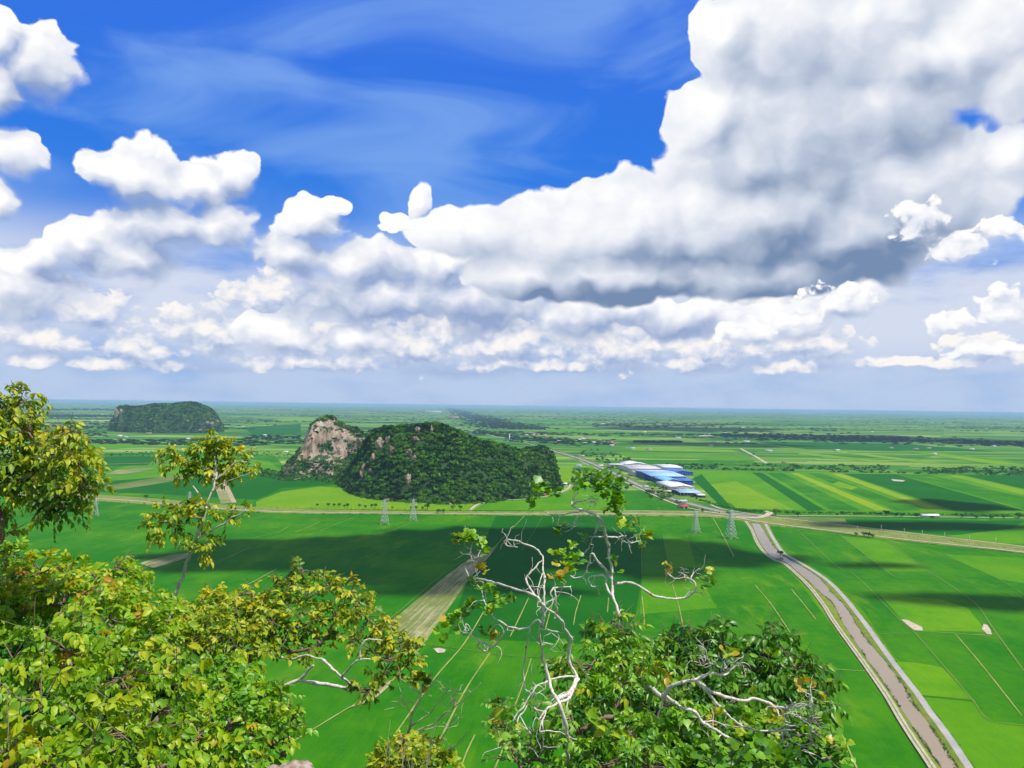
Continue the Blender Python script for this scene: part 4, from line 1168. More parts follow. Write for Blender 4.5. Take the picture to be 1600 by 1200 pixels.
for i, (a, b_, w_, d, rf, wl, lb) in enumerate([
        (779, 781, 15, 11, 's_lblue', 'w_white', 'white house with pale blue roof at the foot of the wooded hill'), (794, 780, 13, 10, 's_red', 'w_white', 'red-roofed house next to the white house under the wooded hill'),
        (815, 779, 12, 9, 's_rust', 'w_tan', 'rusty-roofed house third from the left under the wooded hill'), (845, 775, 11, 9, 's_red', 'w_tan', 'small red-roofed house at the lane bend right below the wooded hill'),
        (880, 758, 10, 8, 's_white', 'w_white', 'small white-roofed house beside the lane at the right foot of the wooded hill'), (900, 729, 20, 12, 's_lblue', 'w_white', 'pale blue-roofed house left of the highway before the grove'),
        (899, 713, 22, 14, 's_rust', 'w_tan', 'brown-roofed house among the trees where the highway leaves the hill'), (908, 714, 18, 12, 's_pink', 'w_white', 'faded-roofed house right of the brown-roofed house by the highway'),
        (870, 706, 18, 12, 's_rust', 'w_tan', 'low brown-roofed house at the left of the highway behind the wooded hill'), (935, 729, 16, 10, 's_white', 'w_white', 'small white house at the highway just before the factory'),
        (443, 707, 18, 12, 's_white', 'w_white', 'white house left of the cliff in the scrub'), (300, 707, 18, 12, 's_red', 'w_tan', 'red-roofed farmhouse behind the thin tree'),
        (258, 706, 22, 12, 's_pink', 'w_tan', 'faded-roofed farmhouse left of the red-roofed farmhouse'), (1223, 724, 15, 10, 's_rust', 'w_tan', 'rusty hut at the lower end of the pale track by the hedge belt'),
        (1442, 808.5, 34, 10, 's_white', 'w_white', 'long low pale building on the far dirt road at the right'), (1006, 762.5, 12, 9, 's_grey', 'w_tan', 'grey-roofed hut among the trees before the blue factory walls'),
        (1040, 770, 14, 10, 's_pink', 'w_white', 'faded-roofed hut before the white-roofed hall'), (912, 683, 50, 30, 's_rust', 'w_tan', 'far brown-roofed building right of the white tower')]):
    building('house', lb, a, b_, w_, d, 3.4, 2.2, M[rf], M[wl], 'x', 1, 2, rz=float(rng.uniform(-8, 12)), cat='house')
for i in range(26):       # the village along the highway beyond the hill
    a = rng.uniform(800, 960); b_ = np.interp(a, [800, 880, 960], [675, 690, 694]) + rng.normal() * 3
    building('village_house', 'tiny far village house with pitched roof among the trees behind the wooded hill', a, b_, rng.uniform(14, 26), 12, 4, 2.5, M[['s_rust', 's_pink', 's_white', 's_red'][i % 4]], M['w_tan'], 'x', 0, 0, rz=float(rng.uniform(-20, 20)), cat='house', group='far village houses')
for i in range(70):       # single farms and hamlets all over the far plain
    a = rng.uniform(30, 1590); hz = 634 + 0.0136 * (a - 800); b_ = hz + 8 + 60 * rng.random() ** 1.4
    if 430 < a < 870 and b_ > 650: continue
    g_ = G(a, b_); k_ = 1 + g_[1] / 9000
    building('farmhouse', 'tiny pale farmhouse far out on the plain among fields and tree lines', a, b_, rng.uniform(12, 26) * k_, 12 * k_, 4, 3, M[['s_white', 's_rust', 's_pink', 's_grey'][i % 4]], M['w_white'], 'x', 0, 0, rz=float(rng.uniform(-40, 40)), cat='house', group='farmhouses scattered over the far plain')
building('mill', 'far white mill with long roofs left of the wooded town road', 664, 644, 420, 160, 26, 10, M['s_white'], M['w_white'], 'x', 4, 0, rz=0)
building('mill', 'far red-roofed hall beside the wooded town road', 701, 652.5, 150, 80, 16, 8, M['s_red'], M['w_white'], 'x', 2, 0, rz=0)
building('warehouse', 'far white warehouse close under the horizon right of the factory', 1248, 646.5, 520, 200, 26, 8, M['s_white'], M['w_white'], 'x', 3, 0, rz=0)
g_ = G(796, 688)
tw = empty('water_tower', (g_[0], g_[1], 0), 'slim white tower rising behind the wooded hill', 'tower')
m_ = MB(); m_.tube([(0, 0, -1), (0, 0, 30)], [3.4, 2.6], 10); m_.build('shaft', M['s_white'], tw)
m_ = MB(); m_.tube([(0, 0, 30), (0, 0, 33), (0, 0, 37), (0, 0, 38)], [2.6, 4.2, 4.2, 1.0], 12); m_.build('tank', M['s_white'], tw)

# weeds and small shrubs fraying the banks of the canal and the straight road
sp = []
def fray(line, n, off, r0, r1):
    c = spline([G(*q) for q in line], 6)
    for _ in range(n):
        i = int((len(c) - 1) * rng.random() ** 0.8); t_ = rng.random(); q = c[i] * (1 - t_) + c[min(i + 1, len(c) - 1)] * t_
        if fbm(np.array([q[0] * 0.06, q[1] * 0.06, 4.0]), 3) < -0.05: continue
        sp.append((q[0] + rng.normal() * off, q[1] + rng.normal() * off, 0.4, rng.uniform(r0, r1), 0.7, 0.25 + rng.normal() * 0.2))
for ln_, n_, of_ in ((WL, 900, 0.9), (WR, 900, 0.9), (LT, 500, 1.0), (RR, 400, 0.8)):
    fray(ln_, n_, of_ * 0.8, 0.3, 0.85)
fray([(-200, 765), (160, 783), (400, 801), (600, 804), (850, 806), (1000, 806), (1130, 810)], 500, 2.0, 0.8, 2.2)
fray([(1200, 820), (1400, 845), (1600, 866), (1900, 905)], 400, 1.2, 0.6, 1.6)
fray([(1220, 812), (1400, 836), (1600, 860), (1900, 898)], 500, 2.5, 0.6, 1.8)
fray([(862, 706), (905, 719), (970, 748), (1050, 784), (1130, 803)], 300, 6.0, 1.0, 2.6)
merge_crowns('bank_weeds', sp, M['orchard'], TINY, seed=31)

# ------------------------------------------------------------------ pylons and poles


def make_pylon():
    e = empty('lattice_pylon', (0, 0, 0)); H_ = 44.0
    def corner(z, k):
        hw = 6.2 * (1 - z / H_) ** 1.15 + 0.9 if z < 30 else 0.9 + 6.2 * (1 - 30 / H_) ** 1.15 * (1 - (z - 30) / 14 * 0.9)
        return np.array([hw * (1, 1, -1, -1)[k], hw * (1, -1, -1, 1)[k], z])
    zs = [0, 7, 13.5, 19, 24, 28, 32, 35.5, 39, 42]
    for k in range(4):
        m_ = MB(); m_.tube([corner(z, k) for z in zs], 0.32, 4); m_.build('leg', M['steel'], e)
    br = MB()
    for a, b_ in zip(zs[:-1], zs[1:]):
        for k in range(4):
            q = (k + 1) % 4
            br.tube([corner(a, k), corner(b_, q)], 0.17, 4, cap=False); br.tube([corner(a, q), corner(b_, k)], 0.17, 4, cap=False)
            br.tube([corner(b_, k), corner(b_, q)], 0.17, 4, cap=False)
    br.build('bracing', M['steel'], e)
    for z, l in ((31, 7.5), (36, 6.6), (41, 5.6)):
        m_ = MB()
        for s_ in (-1, 1):
            m_.tube([(s_ * 0.8, 0.6, z), (s_ * l, 0, z + 0.6)], 0.15, 4); m_.tube([(s_ * 0.8, -0.6, z), (s_ * l, 0, z + 0.6)], 0.15, 4); m_.tube([(s_ * 0.8, 0, z + 2.0), (s_ * l, 0, z + 0.6)], 0.14, 4)
        ca = m_.build('crossarm', M['steel'], e)
        for s_ in (-1, 1):
            m_ = MB(); m_.tube([(s_ * l, 0, z + 0.5), (s_ * l, 0, z - 1.6)], 0.2, 5); m_.build('insulator', M['w_white'], ca)
    m_ = MB(); m_.tube([(0, 0, 42), (0, 0, H_ + 1.5)], [0.4, 0.1], 4); m_.build('peak', M['steel'], e)
    m_ = MB()
    for k in range(4):
        c = corner(0, k); m_.box((c[0], c[1], 0.25), (2.2, 2.2, 1.2))
    m_.build('footing', M['gravel'], e)
    return e
pyl = make_pylon()
for i, (a, b_, h_, rz_, lb) in enumerate([(1142, 841, 44, 0.5, 'tallest grey lattice pylon beside the canal head'), (1087, 832, 36, 0.5, 'grey lattice pylon second from the right, below the factory'),
                                          (601, 819, 42, 0.2, 'pale lattice pylon in the dark field, left one of two below the wooded hill'), (645.5, 814, 38, 0.2, 'pale lattice pylon in the dark field, right one of two below the wooded hill'),
                                          (149, 806, 30, 0.3, 'small faint lattice pylon behind the left tree'), (296, 789, 26, 0.3, 'small faint lattice pylon behind the thin tree')]):
    o = pyl if i == 0 else copy_tree(pyl)
    g_ = G(a, b_); o.location = (g_[0], g_[1], 0.1); o.rotation_euler = (0, 0, rz_); k = h_ / 44; o.scale = (k, k, k)
    tag(o, lb, 'pylon', 'lattice pylons across the rice fields')
pole = empty('utility_pole', (0, 0, 0))
m_ = MB(); m_.tube([(0, 0, -0.5), (0, 0, 11)], [0.28, 0.18], 6); m_.build('post', M['w_white'], pole)
m_ = MB(); m_.box((0, 0, 10.3), (2.6, 0.2, 0.2)); m_.build('crossarm', M['steel'], pole)
for i, (a, b_) in enumerate([(1340, 832), (1377, 831), (1413, 836), (1441, 839.5), (1476, 843), (1515, 848), (1556, 852)]):
    o = pole if i == 0 else copy_tree(pole)
    g_ = G(a, b_); o.location = (g_[0], g_[1], 0.1)
    tag(o, 'thin pale utility pole beside the straight road on the right', 'pole', 'poles along the right-hand road')
# ------------------------------------------------------------------ the summit the photograph was taken from
def summit_z(x, y):
    r_ = np.hypot(x, y)
    q = np.stack([np.asarray(x, float), np.asarray(y, float), np.zeros_like(r_)], -1)
    return 198.3 - 0.60 * np.clip(r_ - 1.2, 0, None) + fbm(q * 0.9 + 3, 4) * np.clip(r_ * 0.12, 0, 0.8) + fbm(q * 0.05 + 7, 4) * np.clip(r_ * 0.08, 0, 9)


rr = np.concatenate([[0], np.geomspace(0.6, 345, 70)]); aa = np.linspace(0, 2 * np.pi, 121)
A_, R_ = np.meshgrid(aa, rr); X_ = R_ * np.sin(A_); Y_ = R_ * np.cos(A_); X_[:, -1] = X_[:, 0]; Y_[:, -1] = Y_[:, 0]
Z_ = np.maximum(summit_z(X_, Y_), -0.6)
nc = 121; ii = (np.arange(70)[:, None] * nc + np.arange(120)[None, :]).ravel()
M['summit'] = rock_mat('overgrown_summit_rock', 0.9, 9.0)
tag(mk('summit_slope', np.stack([X_, Y_, Z_], -1).reshape(-1, 3), np.stack([ii, ii + nc, ii + nc + 1, ii + 1], 1), M['summit'], smooth=True), kind='structure')
# forest on the lower slopes beside and behind the viewpoint
sp = []
while len(sp) < 900:
    a = rng.uniform(0, 6.283); r_ = rng.uniform(16, 320) ; x, y = r_ * math.sin(a), r_ * math.cos(a)
    z = float(summit_z(np.array(x), np.array(y))); top = z + 7.5
    if y > 0 and abs(x) < 0.75 * y + 6 and top > HC - 0.50 * y - 3:
        continue
    sp.append((x, y, z - 1, rng.uniform(3.0, 5.0), 0.9, rng.normal() * 0.2))
merge_crowns('summit_wood', sp, M['wood_far'], SMALL, seed=21)

# ------------------------------------------------------------------ near foliage
LIME = [(0.0, (0.030, 0.110, 0.008)), (0.3, (0.110, 0.290, 0.010)), (0.6, (0.290, 0.480, 0.012)), (0.82, (0.500, 0.540, 0.014)), (0.93, (0.42, 0.30, 0.015)), (1.0, (0.42, 0.16, 0.02))]
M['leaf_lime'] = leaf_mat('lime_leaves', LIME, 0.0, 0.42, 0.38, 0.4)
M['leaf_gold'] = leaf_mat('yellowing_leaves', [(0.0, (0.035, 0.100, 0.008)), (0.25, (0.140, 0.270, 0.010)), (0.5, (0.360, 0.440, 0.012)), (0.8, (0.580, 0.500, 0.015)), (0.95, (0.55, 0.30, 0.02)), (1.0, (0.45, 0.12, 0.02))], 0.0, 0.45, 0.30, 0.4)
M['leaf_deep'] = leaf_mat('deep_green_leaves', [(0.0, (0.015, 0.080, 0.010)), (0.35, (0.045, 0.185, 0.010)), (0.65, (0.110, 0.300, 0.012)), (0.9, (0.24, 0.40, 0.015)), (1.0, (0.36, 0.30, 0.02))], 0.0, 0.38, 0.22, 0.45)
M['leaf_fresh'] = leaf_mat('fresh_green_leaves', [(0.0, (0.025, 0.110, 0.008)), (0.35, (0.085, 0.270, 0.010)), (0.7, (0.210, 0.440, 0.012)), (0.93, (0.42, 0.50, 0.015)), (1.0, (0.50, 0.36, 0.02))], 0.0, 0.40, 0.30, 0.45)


def bark_mat(name, c0, c1, c2, amt):
    m, t, b, o = new_mat(name)
    p = world_pos(t)
    n = t.noise(p, 9.0, 5, 0.65); n2 = t.noise(p, 45.0, 4, 0.7)
    col = t.mix(t.sstep(n2, 0.4, 0.7), c0, c1)
    col = t.mix(t.sstep(n, 1 - amt, 1.04 - amt), col, c2)
    t.l.new(col, b.inputs['Base Color']); b.inputs['Roughness'].default_value = 0.8
    bp = t.node('ShaderNodeBump'); bp.inputs['Strength'].default_value = 0.5; bp.inputs['Distance'].default_value = 0.01
    t.l.new(n2, bp.inputs['Height']); t.l.new(bp.outputs[0], b.inputs['Normal'])
    return m
M['bark_white'] = bark_mat('bleached_bark', (0.72, 0.67, 0.60), (0.42, 0.36, 0.30), (0.50, 0.20, 0.08), 0.38)
M['bark_brown'] = bark_mat('grey_brown_twig_bark', (0.24, 0.18, 0.13), (0.13, 0.09, 0.06), (0.36, 0.16, 0.07), 0.40)
M['bark_dry'] = bark_mat('dry_twig_bark', (0.58, 0.50, 0.34), (0.40, 0.32, 0.20), (0.36, 0.20, 0.09), 0.36)


def leaf_template(wd, fold, droop, blunt=False):
    """an ovate leaf folded along its midrib, one unit long along +X, its face towards +Z"""
    xs = (0.0, 0.34, 0.70, 1.0); ws = (0.30 * wd, 0.42 * wd) if not blunt else (0.32 * wd, 0.56 * wd)
    rib = [(x, 0, -droop * x * x) for x in xs]
    L = [(0.26, ws[0] * 1.9, fold * ws[0] * 1.9 - droop * 0.07), (0.62, ws[1] * 1.25, fold * ws[1] * 1.25 - droop * 0.38)]
    V = rib + L + [(x, -y, z) for x, y, z in L]
    F = [(0, 1, 4), (1, 5, 4), (1, 2, 5), (2, 3, 5), (0, 6, 1), (1, 6, 7), (1, 7, 2), (2, 7, 3)]
    return np.array(V), np.array(F)


def leaves_mesh(name, pos_, axis, nrm_, size, tint, mat, parent, tmpl):
    V, F = tmpl; n = len(pos_)
    x = axis / (np.linalg.norm(axis, axis=1)[:, None] + 1e-9)
    y = np.cross(nrm_, x); y /= np.linalg.norm(y, axis=1)[:, None] + 1e-9
    z = np.cross(x, y)
    W = pos_[:, None, :] + size[:, None, None] * (V[None, :, 0:1] * x[:, None, :] + V[None, :, 1:2] * y[:, None, :] + V[None, :, 2:3] * z[:, None, :])
    FF = (F[None] + (np.arange(n) * len(V))[:, None, None]).reshape(-1, 3)
    return mk(name, W.reshape(-1, 3), FF, mat, parent, tint=np.repeat(np.clip(tint, 0, 1), len(V)), smooth=False)


def sprays(r, C, rad, n, nl, leaf, tw, up=0.6, droop=0.5, tint=0.4, tintv=0.15, shell=0.55, flat=0.85, tipy=0.3):
    """n leafy twigs spread through one clump; each twig carries nl leaves set alternately"""
    d = r.normal(size=(n, 3)); d[:, 2] = d[:, 2] * 0.9 + 0.15; d /= np.linalg.norm(d, axis=1)[:, None]
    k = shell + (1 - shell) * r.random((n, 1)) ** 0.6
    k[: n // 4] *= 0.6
    b = C + d * rad * k * np.array([1, 1, flat]) * (1 + 0.35 * fbm(d * 2.2 + C * 0.7, 3)[:, None] * 2)
    ax = d + np.array([0, 0, up]) + r.normal(size=(n, 3)) * 0.45; ax /= np.linalg.norm(ax, axis=1)[:, None]
    sd_ = np.cross(ax, np.array([0, 0, 1.0]) + r.normal(size=(n, 3)) * 0.3); sd_ /= np.linalg.norm(sd_, axis=1)[:, None] + 1e-9
    nr = np.cross(sd_, ax)
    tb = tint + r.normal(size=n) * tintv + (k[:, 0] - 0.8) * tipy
    Pp, Ax, Nn, Sz, Tt = [], [], [], [], []
    for i in range(nl):
        s_ = (i + 0.5) / nl; sg = 1 if i % 2 else -1
        if i == nl - 1: sg = 0
        bend = np.array([0, 0, -1.0]) * (s_ ** 2) * droop * tw * 0.6
        p = b + ax * (s_ * tw) + bend
        a = ax * (0.55 + 0.6 * (sg == 0)) + sd_ * sg * (0.95 - 0.3 * s_) - np.array([0, 0, droop]) * (0.5 + 0.5 * s_) + r.normal(size=(n, 3)) * 0.22
        Pp.append(p); Ax.append(a); Nn.append(nr + r.normal(size=(n, 3)) * 0.30 + np.array([0, -0.35, 0.75])); Sz.append(leaf * np.exp(r.normal(size=n) * 0.25) * (0.8 + 0.3 * math.sin(math.pi * s_)))
        Tt.append(tb + r.normal(size=n) * 0.07 + 0.06 * s_)
    tips = b + ax * tw
    return [np.concatenate(q) for q in (Pp, Ax, Nn, Sz, Tt)], b, tips


def shrub(name, label, cat, clumps, mat, leaf=0.10, dens=1.0, nl=7, tw=0.22, seed=0, tint=0.4, tintv=0.14, droop=0.55, up=0.5, tmpl=None, bark='bark_brown', root=None, stems=True, shell=0.5, group=None, tipy=0.3, hubpx=None):
    """clumps: px, py, radius in px, distance in m.  Leaves on twigs, twigs on limbs that run down to one foot"""
    r = np.random.default_rng(seed); tmpl = tmpl or leaf_template(0.62, 0.35, 0.25)
    Cs = []
    for c in clumps:
        px, py, rp, d = c[:4]
        Cs.append((P(px, py, d), 0.84 * rp * d / FPX, c[4] if len(c) > 4 else 0.0))
    cen = np.mean([c[0] for c in Cs], axis=0)
    fx, fy = (root if root is not None else (cen[0], cen[1]))
    foot = np.array([fx, fy, float(summit_z(np.array(fx), np.array(fy))) - 0.1])
    e = empty(name, tuple(foot), label, cat, group)
    allp = []; br = MB()
    hgt = max(0.8, cen[2] - foot[2]); tr = 0.010 * hgt ** 0.6 + 0.010
    low = min(c[0][2] for c in Cs); hub = np.array([fx * 0.5 + cen[0] * 0.5, fy * 0.5 + cen[1] * 0.5, max(foot[2] + 0.3, low - 0.35)])
    if hubpx is not None: hub = P(*hubpx)
    if stems:
        br.tube(spline([foot - foot, (foot + hub) / 2 - foot + r.normal(size=3) * 0.06, hub - foot], 4), np.linspace(tr * 1.6, tr, 9), 7)
    done = [(hub, tr)]; todo = list(range(len(Cs)))
    while todo and stems:            # each clump hangs on the nearest limb already there
        best = min(((np.linalg.norm(Cs[i][0] - dn[0]), i, j) for i in todo for j, dn in enumerate(done)), key=lambda q: q[0])
        _, i, j = best; A0, ra = done[j]; C = Cs[i][0] + np.array([0, 0, -0.2 * Cs[i][1]])
        mid = (A0 + C) / 2 + r.normal(size=3) * 0.12 * np.linalg.norm(C - A0)
        rb_ = max(0.007, ra * 0.80)
        br.tube(spline([A0 - foot, mid - foot, C - foot], 4), np.linspace(ra * 0.9, rb_, 9), 6)
        done.append((C, rb_)); todo.remove(i)
    for C, rad, dt in Cs:
        n = max(8, int(dens * 34 * (rad / leaf) ** 2 / nl))
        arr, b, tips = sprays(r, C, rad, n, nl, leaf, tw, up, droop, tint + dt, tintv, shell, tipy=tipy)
        allp.append(arr)
        if stems:
            for q in r.choice(n, min(n, 7), replace=False):
                m2 = (C + b[q]) / 2 + r.normal(size=3) * 0.08 * rad
                br.tube(np.array([C, m2, b[q], tips[q]]) - foot, [0.006, 0.005, 0.0035, 0.002], 4, cap=False)
    Pp, Ax, Nn, Sz, Tt = [np.concatenate([a[i] for a in allp]) for i in range(5)]
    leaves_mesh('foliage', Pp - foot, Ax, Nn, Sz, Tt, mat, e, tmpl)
    if stems:
        br.build('branches', M[bark], e, smooth=True)
    return e


T_LAN = leaf_template(0.44, 0.45, 0.35); T_OV = leaf_template(0.50, 0.42, 0.30); T_OB = leaf_template(0.80, 0.25, 0.10, True); T_NAR = leaf_template(0.40, 0.35, 0.35)
# 1 the tree reaching in from the left edge
shrub('overhanging_tree', 'dense tree reaching in from the left edge above the fields', 'tree',
      [(-5, 640, 40, 7.6), (28, 628, 30, 7.5, .1), (20, 660, 36, 7.5), (45, 672, 24, 7.4, .1), (10, 710, 48, 7.5), (48, 735, 40, 7.5, -.1), (78, 740, 40, 7.4), (104, 705, 30, 7.2, .12), (126, 728, 32, 7.1, .1), (132, 762, 28, 7.1, .05), (104, 688, 16, 7.1, .15),
       (110, 672, 10, 7.1, .2), (92, 772, 34, 7.2, -.12), (82, 798, 24, 7.2, -.15), (100, 795, 24, 7.2, -.15), (-10, 770, 50, 7.6, -.1), (10, 745, 40, 7.4, -.1), (2, 840, 22, 7.4), (70, 700, 18, 7.3)],  # clump tints put the sunlit upper right and shaded underside into leaf colour
      M['leaf_gold'], 0.058, 0.85, 8, 0.16, 11, 0.36, 0.13, 0.9, 0.3, T_LAN, root=(-5.9, 7.2))
# 2 thin tree with an umbrella of leaves
thin = [(290, 716, 26, 9.2), (262, 712, 18, 9.2), (322, 702, 26, 9.2), (345, 700, 26, 9.2, .05), (368, 714, 24, 9.2, .05), (392, 728, 14, 9.2), (310, 732, 24, 9.2, -.1), (342, 738, 26, 9.2, .05), (366, 738, 18, 9.2), (272, 730, 16, 9.2), (328, 684, 14, 9.2, -.1),
        (255, 800, 20, 9.0), (240, 818, 18, 9.0), (282, 800, 20, 9.0), (308, 796, 20, 9.0), (268, 826, 16, 9.0), (322, 806, 18, 9.0), (300, 842, 17, 9.0, -.1), (332, 848, 16, 9.0), (350, 808, 15, 9.1), (376, 800, 14, 9.1), (318, 862, 10, 9.0), (246, 840, 10, 9.0)]
shrub('slender_tree', 'thin tree with pale trunk and two tiers of yellow-green leaves', 'tree', thin, M['leaf_gold'], 0.052, 0.75, 7, 0.11, 12, 0.44, 0.14, 0.8, 0.5, T_LAN, stems=False, root=tuple(P(268, 950, 9.0)[:2]), shell=0.2)


def traced(parent, d0, traces, mat, foot, amp=0.35, sides=7, name='branch', zoom=None, seed=0, each=True):
    """branches whose course is read off the photograph and carried into depth by one smooth field, so that joints stay joined"""
    def dep(px, py):
        return d0 + amp * (math.sin(px / 37.0 + seed) + math.sin(py / 31.0 + 1.3 * seed + px / 80.0))
    zx, zy, zs = zoom or (0, 0, 1)
    r = np.random.default_rng(seed + 50); rows = []
    for (r0, r1, pts) in traces:
        q = np.array([P(zx + a / zs, zy + b_ / zs, dep(zx + a / zs, zy + b_ / zs)) for a, b_ in pts])
        c = spline(q, 5); n = len(c)
        c = c + np.stack([fbm(c * 11.0 + seed, 4), fbm(c * 11.0 + seed + 5.5, 4) * 0.6, fbm(c * 11.0 + seed + 9.1, 4)], 1) * 0.055
        rad = 0.74 * np.linspace(r0, r1 * 0.8, n) * (1 + 1.1 * fbm(c * 22.0, 3)) * d0 / FPX
        m_ = MB(); m_.tube(c - foot, rad, sides); rows.append(c)
        m_.build(name, mat, parent, smooth=True)
    return rows, dep


def tufts(parent, foot, spots, leaf, mat, tmpl, seed, name='leaf_tuft'):
    """spots: world centre, radius, number of twigs, tint"""
    r = np.random.default_rng(seed); al = []
    for qi, (C, rad, n, tn) in enumerate(spots):
        arr, _, _ = sprays(r, C, rad * 0.95, max(3, int(n * 1.1)), 4, leaf * 0.9, leaf * 0.8, 0.9, 0.05, tn + 0.12, 0.12, 0.15)
        leaves_mesh(name, arr[0] - foot, arr[1], arr[2], arr[3], arr[4], mat, parent, tmpl)


def twigs(parent, foot, rows, n, ln, mat, seed, rad=0.0028, curl=0.8):
    """crooked twigs sprouting from traced branches, one part"""
    r = np.random.default_rng(seed); m_ = MB(); ends = []
    for _ in range(n):
        c = rows[r.integers(len(rows))]; p = c[r.integers(len(c) // 3, len(c))].copy(); d = r.normal(size=3) + np.array([0, 0, 0.35]); d[1] *= 0.5; d /= np.linalg.norm(d)
        pts = [p.copy()]; L = ln * r.uniform(0.5, 1.3) / 4
        for _k in range(4):
            d = d + r.normal(size=3) * curl * 0.6; d /= np.linalg.norm(d); p = p + d * L; pts.append(p.copy())
        m_ = MB(); m_.tube(np.array(spline(pts, 2)) - foot, np.linspace(rad, rad * 0.35, 9), 4, cap=False); ends.append(pts[-1])
        m_.build('twig', mat, parent)
    return ends


# limbs of the thin tree
st = [o for o in sc.objects if o.name == 'slender_tree'][0]; ft = np.array(st.location)
traced(st, 9.0, [(4.6, 3.4, [(262, 1000), (268, 950), (276, 925), (287, 895), (297, 860), (306, 845)]), (3.2, 2.2, [(306, 845), (312, 828), (318, 812), (322, 790)]), (2.6, 1.4, [(306, 845), (325, 832), (350, 818), (372, 804), (384, 796)]),
                 (2.2, 1.2, [(322, 790), (330, 770), (338, 745), (336, 720), (330, 700)]), (1.8, 1.0, [(338, 745), (325, 735), (300, 722), (280, 715)]), (1.8, 1.0, [(336, 750), (352, 740), (368, 722), (385, 722)]), (1.4, 0.8, [(330, 770), (345, 758), (365, 748), (395, 738)]),
                 (1.8, 1.0, [(318, 812), (300, 810), (275, 812), (250, 815)]), (1.4, 0.8, [(300, 862), (285, 850), (272, 835), (268, 815)]), (1.6, 0.9, [(322, 790), (305, 765), (292, 742), (288, 722)])], M['bark_white'], ft, 0.10, 7, 'limb')
mb = MB(); mb.tube(spline([(0, 0, 0), (0.05, 0, 1.5), P(262, 1000, 9.0) - ft], 4), np.linspace(0.07, 0.036, 9), 8); mb.build('trunk', M['bark_white'], st, smooth=True)

# 3-7 the bushes filling the lower left
shrub('leafy_shrub', 'yellow-tipped shrub below the overhanging tree at the left edge', 'shrub',
      [(15, 905, 44, 8.2), (62, 890, 36, 8.2, .1), (108, 893, 32, 8.0, .12), (40, 950, 55, 7.6), (100, 935, 46, 7.6, .05), (-20, 960, 60, 7.4), (150, 920, 36, 7.8, .08), (15, 870, 26, 8.2, -.15)],
      M['leaf_lime'], 0.058, 0.85, 8, 0.15, 21, 0.56, 0.16, 0.8, 0.5, T_OV)
shrub('leafy_shrub', 'light green shrub with a pointed top left of the thin trunk', 'shrub',
      [(190, 915, 40, 7.2), (222, 945, 46, 7.0), (170, 965, 60, 6.6), (262, 975, 36, 7.0, .05), (240, 1000, 55, 6.4), (180, 885, 16, 7.2, .1)], M['leaf_lime'], 0.056, 0.85, 8, 0.16, 22, 0.56, 0.14, 0.8, 0.5, T_OV)
shrub('leafy_shrub', 'big drooping-leaved shrub filling the lower left corner', 'shrub',
      [(20, 1030, 80, 5.2), (110, 1020, 70, 5.2, .02), (190, 1060, 80, 5.0, .04), (70, 1110, 90, 4.6), (160, 1150, 85, 4.4), (250, 1110, 65, 4.8, .03), (20, 1190, 80, 4.2), (240, 1190, 75, 4.4), (285, 1060, 46, 5.2), (120, 1200, 60, 4.1), (310, 1150, 40, 4.8, .05)],
      M['leaf_lime'], 0.054, 0.60, 10, 0.22, 23, 0.54, 0.15, 1.1, 0.35, T_OV, shell=0.35)
shrub('yellowing_shrub', 'golden shrub behind the thin trunk in the lower left', 'shrub',
      [(312, 955, 34, 7.8), (345, 950, 36, 7.8, .05), (380, 965, 40, 7.6), (330, 990, 44, 7.2, -.05), (375, 1010, 46, 7.0, -.1), (410, 955, 28, 7.6), (395, 925, 16, 7.8, .1), (295, 1010, 34, 7.0, -.1)],
      M['leaf_gold'], 0.050, 0.85, 8, 0.13, 24, 0.46, 0.13, 0.8, 0.5, T_LAN)
shrub('spreading_tree', 'spreading yellowing tree with bare pale limbs in the middle left', 'tree',
      [(455, 905, 26, 7.8, -.1), (474, 892, 20, 7.8, -.15), (440, 930, 30, 7.7), (480, 930, 34, 7.6, -.05), (515, 918, 26, 7.6, .05), (548, 925, 26, 7.5, .12), (560, 945, 24, 7.4, .05), (430, 975, 42, 7.3), (480, 975, 42, 7.3, -.08), (525, 965, 34, 7.3, .05),
       (575, 965, 26, 7.2, .1), (600, 985, 28, 7.1, .1), (560, 1000, 24, 7.1), (625, 1005, 24, 7.0, .05), (648, 1018, 18, 6.9, .1), (610, 1030, 26, 6.9), (600, 1052, 18, 6.9, -.1), (590, 1072, 14, 6.8, -.15), (565, 1076, 12, 6.8, -.2), (635, 1040, 16, 6.9, .1), (412, 1005, 30, 7.2), (455, 1015, 30, 7.2, -.1), (500, 1005, 26, 7.2, -.05), (585, 1018, 18, 7.0)],
      M['leaf_gold'], 0.050, 0.48, 7, 0.13, 25, 0.40, 0.12, 0.8, 0.5, T_OV, root=(-2.6, 6.4), shell=0.25, hubpx=(400, 1075, 7.0))
sp5 = [o for o in sc.objects if o.name == 'spreading_tree'][0]; ft = np.array(sp5.location)
traced(sp5, 7.0, [(4.5, 2.5, [(400, 1100), (430, 1075), (466, 1062), (482, 1048), (492, 1040)]), (4.2, 3.0, [(466, 1062), (500, 1070), (530, 1074), (562, 1080), (578, 1090)]), (3.4, 2.2, [(500, 1030), (522, 1045), (532, 1056), (548, 1070), (562, 1078)]),
                  (2.6, 1.6, [(534, 1056), (550, 1040), (566, 1030), (590, 1028)]), (2.2, 1.2, [(562, 1030), (563, 1010), (572, 1000), (600, 1002)]), (1.4, 0.8, [(440, 1010), (452, 985), (460, 970)]), (3.0, 2.0, [(405, 1010), (450, 1030), (475, 1025), (500, 1030)])],
       M['bark_white'], ft, 0.12, 7, 'limb', seed=2)
